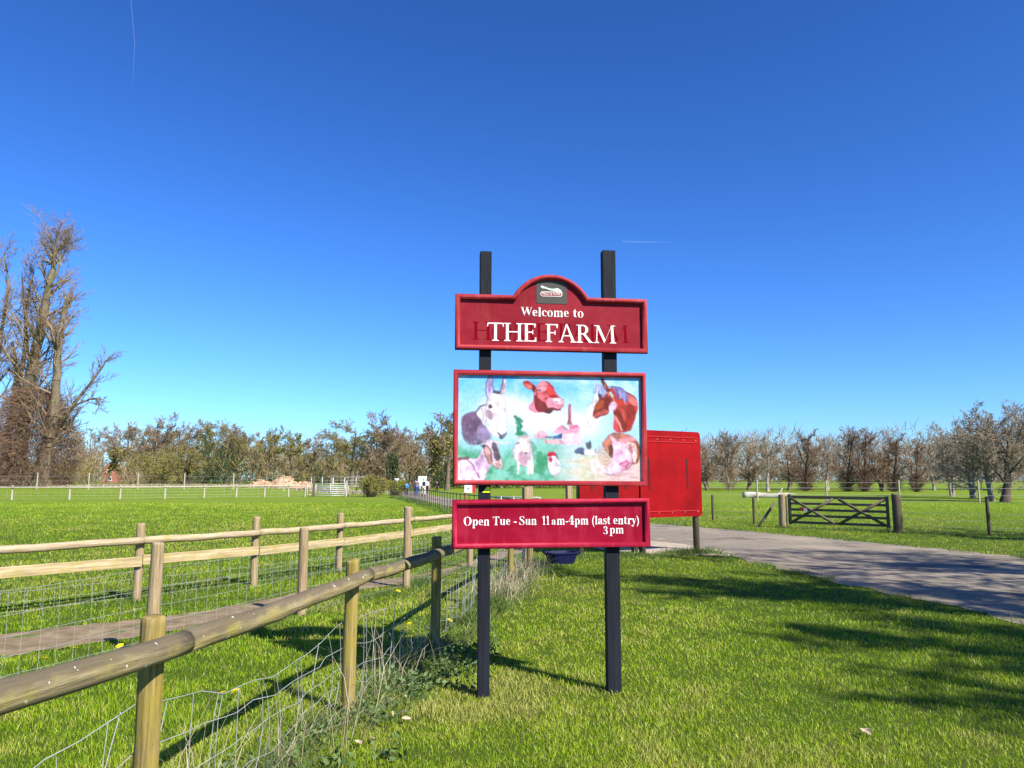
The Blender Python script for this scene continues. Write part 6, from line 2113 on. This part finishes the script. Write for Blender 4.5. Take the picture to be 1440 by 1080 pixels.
# ------------------------------------------------------------------ grass
def blade_material(name, stops, trans=0.35):
    m = bpy.data.materials.new(name)
    m.use_nodes = True
    g = NT(m)
    g.n.remove(g.n['Principled BSDF'])
    out = g.n['Material Output']
    at = g.new('ShaderNodeAttribute')
    at.attribute_name = 'tint'
    cr = g.new('ShaderNodeValToRGB')
    e = cr.color_ramp.elements
    while len(e) < len(stops):
        e.new(0.5)
    for el, (p, c) in zip(e, stops):
        el.position = p
        el.color = c4(c)
    g.link(at.outputs['Fac'], cr.inputs[0])
    df = g.new('ShaderNodeBsdfDiffuse')
    tr = g.new('ShaderNodeBsdfTranslucent')
    gl = g.new('ShaderNodeBsdfGlossy')
    gl.inputs['Roughness'].default_value = 0.45
    gl.inputs['Color'].default_value = (0.9, 1.0, 0.8, 1)
    g.link(cr.outputs[0], df.inputs['Color'])
    g.link(cr.outputs[0], tr.inputs['Color'])
    mx = g.new('ShaderNodeMixShader')
    mx.inputs[0].default_value = trans
    g.link(df.outputs[0], mx.inputs[1])
    g.link(tr.outputs[0], mx.inputs[2])
    m2 = g.new('ShaderNodeMixShader')
    m2.inputs[0].default_value = 0.02
    g.link(mx.outputs[0], m2.inputs[1])
    g.link(gl.outputs[0], m2.inputs[2])
    g.link(m2.outputs[0], out.inputs['Surface'])
    return m
M['lawn_blade'] = blade_material('lawn_blades', [(0.0, (0.048, 0.115, 0.003)), (0.35, (0.155, 0.300, 0.004)), (0.65, (0.285, 0.425, 0.008)), (0.88, (0.405, 0.480, 0.022)), (0.96, (0.46, 0.40, 0.14)), (1.0, (0.54, 0.45, 0.24))])
M['rough_blade'] = blade_material('rough_grass', [(0.0, (0.050, 0.105, 0.018)), (0.5, (0.120, 0.190, 0.035)), (0.8, (0.22, 0.26, 0.075)), (1.0, (0.42, 0.36, 0.18))])
M['dry_blade'] = blade_material('dry_stalks', [(0.0, (0.20, 0.165, 0.085)), (0.5, (0.36, 0.30, 0.18)), (1.0, (0.54, 0.47, 0.33))], 0.2)

def vnoise(x, y, s, seed):
    r_ = np.random.default_rng(seed)
    g_ = r_.random((256, 256))
    X, Y = x * s + 100, y * s + 100
    xi, yi = np.floor(X).astype(int), np.floor(Y).astype(int)
    fx, fy = X - xi, Y - yi
    fx, fy = fx * fx * (3 - 2 * fx), fy * fy * (3 - 2 * fy)
    a = lambda i_, j_: g_[i_ % 256, j_ % 256]
    return a(xi, yi) * (1 - fx) * (1 - fy) + a(xi + 1, yi) * fx * (1 - fy) + a(xi, yi + 1) * (1 - fx) * fy + a(xi + 1, yi + 1) * fx * fy

def blades(name, x, y, h, w, lean, tint, m, rng, label, z=None, simple=False):
    """each blade: two stacked quads tapering to a tip, bent over"""
    n = len(x)
    az = rng.uniform(0, 2 * math.pi, n)
    la = rng.uniform(0, 2 * math.pi, n)
    z0 = hz(x, y) if z is None else z
    sx, sy = np.cos(az) * w * 0.5, np.sin(az) * w * 0.5
    bx, by = np.cos(la) * lean * h, np.sin(la) * lean * h
    def ring(t, k):
        cx, cy = x + bx * t * t, y + by * t * t
        cz = z0 + h * t * (1 - 0.35 * np.clip(lean, 0, 1) * t) - 0.004
        return np.stack([cx - sx * k, cy - sy * k, cz], 1), np.stack([cx + sx * k, cy + sy * k, cz], 1)
    a0, b0 = ring(0.0, 1.0)
    a1, b1 = ring(0.55, 0.85)
    tp = np.stack([x + bx, y + by, z0 + h * (1 - 0.35 * np.clip(lean, 0, 1))], 1)
    if simple:
        V = np.stack([a0, b0, tp], 1).reshape(-1, 3)
        F = [np.arange(n * 3).reshape(-1, 3)]
    else:
        V = np.stack([a0, b0, b1, a1, tp], 1).reshape(-1, 3)
        i_ = np.arange(n) * 5
        F = [np.stack([i_, i_ + 1, i_ + 2, i_ + 3], 1), np.stack([i_ + 3, i_ + 2, i_ + 4], 1)]
    me = mesh_np(name, V, F)
    at = me.attributes.new('tint', 'FLOAT', 'POINT')
    at.data.foreach_set('value', np.repeat(tint.astype(np.float32), 3 if simple else 5))
    o = add(name, me, None, m)
    tag(o, label, 'grass', kind='stuff')
    return o

def lawn():
    rng = np.random.default_rng(21)
    n = 720000
    d0, d1 = 3.2, 52.0
    # log-uniform in distance, so that every distance is covered alike in the picture
    r_ = d0 * (d1 / d0) ** rng.random(n)
    a = rng.uniform(-0.86, 0.86, n)
    x, y = r_ * np.sin(a), r_ * np.cos(a)
    x = np.tan(a) * r_
    y = r_
    ok = ~bare(x, y)
    # thin, ragged edges beside the drive and path
    x, y, r_ = x[ok], y[ok], r_[ok]
    n = len(x)
    p1 = vnoise(x, y, 0.9, 1)
    p2 = vnoise(x, y, 3.5, 2)
    p3 = vnoise(x, y, 0.25, 3)
    keep = rng.random(n) < (0.72 + 0.4 * p2)
    x, y, r_, p1, p2, p3 = [q[keep] for q in (x, y, r_, p1, p2, p3)]
    n = len(x)
    left = np.clip((-0.2 - x) * 0.5, 0, 1)
    h = (0.014 + 0.019 * p2 + 0.016 * p1) * rng.uniform(0.6, 1.35, n) * (1 + 0.25 * left) * (1 + 0.016 * r_)
    w = np.maximum(0.0025, 0.00066 * r_) * rng.uniform(0.7, 1.3, n)
    p4 = vnoise(x, y, 9.0, 8)
    p5 = vnoise(x, y, 22.0, 10)
    tint = -0.26 + 0.42 * p1 + 0.34 * p2 + 0.34 * p3 + 0.36 * p4 + 0.26 * p5 + rng.normal(0, 0.17, n)
    worn = np.clip((vnoise(x, y, 1.7, 9) - 0.72) * 6, 0, 1)
    tint = tint + worn * 0.3
    tint = np.clip(tint, 0, 0.93)
    dry = rng.random(n) < 0.04 * np.clip(9 / r_, 0, 1)
    tint[dry] = rng.uniform(0.9, 1.0, dry.sum())
    le = rng.uniform(0.2, 1.1, n)
    nr = r_ < 10
    blades('lawn_grass', x[nr], y[nr], h[nr], w[nr], le[nr], tint[nr], M['lawn_blade'], rng, 'short bright green grass of the lawn round the sign')
    fr = ~nr
    blades('field_grass', x[fr], y[fr], h[fr], w[fr], le[fr], tint[fr], M['lawn_blade'], rng, 'short bright green grass of the fields', simple=True)
lawn()

def along(P, n, rng, spread):
    P = np.asarray(P, float)
    d_ = np.r_[0, np.cumsum(np.hypot(*np.diff(P, axis=0).T))]
    s_ = rng.uniform(0, d_[-1], n)
    x = np.interp(s_, d_, P[:, 0]) + rng.normal(0, spread, n)
    y = np.interp(s_, d_, P[:, 1]) + rng.normal(0, spread, n)
    return x, y, s_

def rough():
    rng = np.random.default_rng(22)
    # uncut grass along the foot of the near fence
    x, y, s_ = along([(-1.75, 1.6), (-1.40, 3.3), (-1.05, 5.3), (-0.66, 7.3), (-0.27, 9.75), (0.08, 12.1), (0.6, 14.2)], 26000, rng, 0.15)
    cl = vnoise(x, y, 4.0, 5)
    ok = rng.random(len(x)) < cl * 1.2
    x, y, cl = x[ok], y[ok], cl[ok]
    n = len(x)
    h = (0.06 + 0.20 * cl ** 2) * rng.uniform(0.4, 1.3, n)
    w = np.maximum(0.0032, 0.00075 * y) * rng.uniform(0.7, 1.3, n)
    blades('rough_grass', x, y, h, w, rng.uniform(0.3, 1.4, n), np.clip(rng.normal(0.45, 0.25, n), 0, 1), M['rough_blade'], rng, 'uncut grass along the foot of the near fence')
    # along the other fences, the verge and the board posts
    xs, ys = [], []
    for P, k, sp in (([(-4.0, 4.8), (-3.24, 6.9), (-2.5, 9.05), (-1.57, 11.3), (-0.77, 13.9)], 7000, 0.10), ([(1.3, 15.6), (2.7, 15.9), (4.3, 16.7)], 5000, 0.22), ([(4.2, 17.0), (4.35, 16.9)], 900, 0.14),
                     ([(9.0, 25.4), (11.9, 22.9), (14, 21.8), (18.5, 19.6)], 5000, 0.2), ([(0.35, 24.5), (-2.6, 36.2), (-5.2, 47.2), (-8.3, 60.5), (-11.3, 70.4)], 7000, 0.35),
                     ([(-6.7, 8.1), (-5.0, 10.1), (-3.0, 13.2), (-1, 17.8)], 3500, 0.08)):
        a, b, _ = along(P, k, rng, sp)
        xs.append(a); ys.append(b)
    x, y = np.concatenate(xs), np.concatenate(ys)
    ok = ~inpoly(x, y, road_poly)
    x, y = x[ok], y[ok]
    # ragged tufts creeping over both edges of the drive
    a, b, _ = along([q for q in ROAD_N if q[1] < 17], 9000, rng, 0.10)
    c, e, _ = along([q for q in ROAD_F if q[1] < 40], 7000, rng, 0.14)
    a, b = np.r_[a, c], np.r_[b, e]
    ok = (vnoise(a, b, 2.2, 12) > 0.42)
    x, y = np.r_[x, a[ok]], np.r_[y, b[ok]]
    n = len(x)
    cl = vnoise(x, y, 2.0, 6)
    h = (0.05 + 0.18 * cl ** 2) * rng.uniform(0.4, 1.3, n)
    w = np.maximum(0.0035, 0.0008 * y) * rng.uniform(0.7, 1.3, n)
    blades('verge_grass', x, y, h, w, rng.uniform(0.3, 1.2, n), np.clip(rng.normal(0.4, 0.25, n), 0, 1), M['rough_blade'], rng, 'longer grass tufts along the fences and the drive', simple=True)
    # dead stalks caught in the netting
    x, y, s_ = along([(-1.55, 2.6), (-1.38, 3.6), (-1.05, 5.35)], 230, rng, 0.12)
    x2, y2, _ = along([(-1.0, 5.5), (-0.66, 7.3)], 110, rng, 0.10)
    x3, y3, _ = along([(-0.20, 9.9), (0.05, 12.0), (0.40, 13.6)], 1000, rng, 0.17)
    x, y = np.r_[x, x2, x3], np.r_[y, y2, y3]
    n = len(x)
    far = y > 9
    h = np.where(far, rng.uniform(0.10, 0.45, n), rng.uniform(0.18, 0.75, n))
    w = np.where(far, 0.007, 0.0042) * rng.uniform(0.6, 1.2, n)
    blades('dry_stalks', x, y, h, w, rng.uniform(0.2, 1.3, n), rng.uniform(0, 1, n), M['dry_blade'], rng, 'pale dead grass stalks caught in the near fence')
    # straw-coloured bank below the wood
    n = 9000
    x = rng.uniform(-52, -15, n); y = rng.uniform(82, 98, n)
    blades('dry_bank', x, y, rng.uniform(0.15, 0.42, n), rng.uniform(0.05, 0.10, n), rng.uniform(0.2, 0.8, n), rng.uniform(0, 0.8, n), M['dry_blade'], rng, 'strip of straw coloured rough grass beyond the far rail fence')
    # nettles and docks: broader leaves at the fence foot
    xs, ys, _ = along([(-1.55, 2.6), (-1.15, 4.6), (-0.72, 5.9), (-0.45, 7.4)], 80, rng, 0.16)
    P = []
    for a, b in zip(xs, ys):
        k = rng.integers(18, 46)
        p = rng.normal(0, 1, (k, 3)) * np.array([0.055, 0.055, 0.0]) + np.array([a, b, 0])
        p[:, 2] = np.abs(rng.normal(0.05, 0.04, k)) + 0.01
        P.append(p)
    P = np.concatenate(P)
    v, f = quads_at(P, 0.020, rng)
    v[:, 2] = np.maximum(v[:, 2], 0.002)
    o = add('broadleaf_weeds', mesh_np('broadleaf_weeds', v, [f]), None, material('weed_leaves', [(0.3, (0.045, 0.085, 0.022)), (0.7, (0.115, 0.165, 0.045))], scale=20, rough=0.6))
    tag(o, 'low broadleaved weeds at the foot of the near fence', 'weeds', kind='stuff')
rough()

# ------------------------------------------------------------------ dandelions and leaf litter
M['dandelion'] = flat('dandelion_yellow', (0.85, 0.72, 0.008), 0.7)
M['stem'] = flat('dandelion_stem', (0.14, 0.22, 0.04), 0.7)
def dandelion_meshes():
    rng = np.random.default_rng(2)
    bm = bmesh.new()
    for ring_, (n, r_, tilt) in enumerate(((14, 0.021, 0.15), (11, 0.016, 0.55), (7, 0.010, 1.0))):
        for k in range(n):
            a = 2 * math.pi * (k + 0.5 * ring_) / n
            ca, sa = math.cos(a), math.sin(a)
            w = 0.0042
            z = 0.075 + 0.002 * ring_
            tip = (ca * r_, sa * r_, z + r_ * tilt * 0.6)
            v = [bm.verts.new((-sa * w * 0.4, ca * w * 0.4, z)), bm.verts.new((sa * w * 0.4, -ca * w * 0.4, z)), bm.verts.new((tip[0] + sa * w, tip[1] - ca * w, tip[2])), bm.verts.new((tip[0] - sa * w, tip[1] + ca * w, tip[2]))]
            bm.faces.new(v)
    fl = bm_mesh(bm, 'flower_head')
    fl.materials.append(M['dandelion'])
    V, F = polyline_tube([(0, 0, -0.01), (0.002, 0, 0.03), (0, 0, 0.076)], 0.0022, 6)
    st = mesh_np('stem', V, F)
    st.materials.append(M['stem'])
    return fl, st
fl, st = dandelion_meshes()
DL = [(-2.05, 5.55, 'yellow dandelion just left of the nearest visible fence post'), (-1.98, 5.62, 'second yellow dandelion just left of the nearest visible fence post'),
      (-3.95, 6.95, 'yellow dandelion on the grass beside the dirt path at the left'), (-3.98, 6.55, 'leftmost yellow dandelion below the dirt path'), (-3.62, 7.12, 'yellow dandelion nearest the dirt path edge'),
      (-0.71, 8.35, 'yellow dandelion just right of the shaded fence post'), (-1.07, 8.15, 'yellow dandelion just left of the shaded fence post'), (-1.35, 8.05, 'yellow dandelion beside the rail shadow'),
      (-1.6, 10.5, 'yellow dandelion near the foot of the taller netting fence post'), (-7.4, 10.9, 'yellow dandelion in the field at the left edge')]
for (x, y, lab) in DL:
    root = empty('dandelion', (x, y, 0), x * 7, label=lab, cat='flower', group='dandelions in the grass')
    s_ = 1.6
    o = add('flower_head', fl, root); o.scale = (s_, s_, 1.15)
    o.rotation_euler = (0.35, 0.0, 0)
    add('stem', st, root).scale = (1, 1, 1.15)
M['dead_leaf'] = material('dead_leaf', [(0.3, (0.30, 0.22, 0.13)), (0.7, (0.55, 0.45, 0.31))], scale=30, rough=0.8)
bm = bmesh.new()
L_ = [(0, -0.05), (0.018, -0.03), (0.026, 0.0), (0.017, 0.03), (0, 0.052), (-0.017, 0.03), (-0.026, 0.0), (-0.018, -0.03)]
c_ = bm.verts.new((0, 0, 0.002))
rv = [bm.verts.new((x, y, 0.010 + 0.4 * abs(x) + 0.05 * abs(y))) for x, y in L_]
for k in range(8):
    bm.faces.new((c_, rv[k], rv[(k + 1) % 8]))
lf = bm_mesh(bm, 'dead_leaf')
lf.materials.append(M['dead_leaf'])
LL = [(-0.86, 5.55), (-0.78, 5.62), (-0.80, 5.20), (-0.74, 5.25), (-0.70, 5.12), (-1.0, 4.72), (-0.92, 4.66), (-0.85, 4.74), (-0.83, 5.16), (-0.9, 5.5), (2.2, 4.85), (2.24, 4.9), (0.55, 11.3), (1.9, 6.6)]
rngl = np.random.default_rng(6)
for k, (x, y) in enumerate(LL):
    o = add('dead_leaf', lf, None, (), (x, y, 0.035), (rngl.normal(0, 0.35), rngl.normal(0, 0.35), rngl.uniform(0, 6)))
    o.scale = [rngl.uniform(0.5, 0.9)] * 3
    tag(o, 'pale dead leaf lying on the lawn beside the fence' if x < 0 else 'pale dead leaf lying on the open lawn right of the sign', 'leaf', 'dead leaves beside the fence' if x < 0 else 'dead leaves on the open lawn')
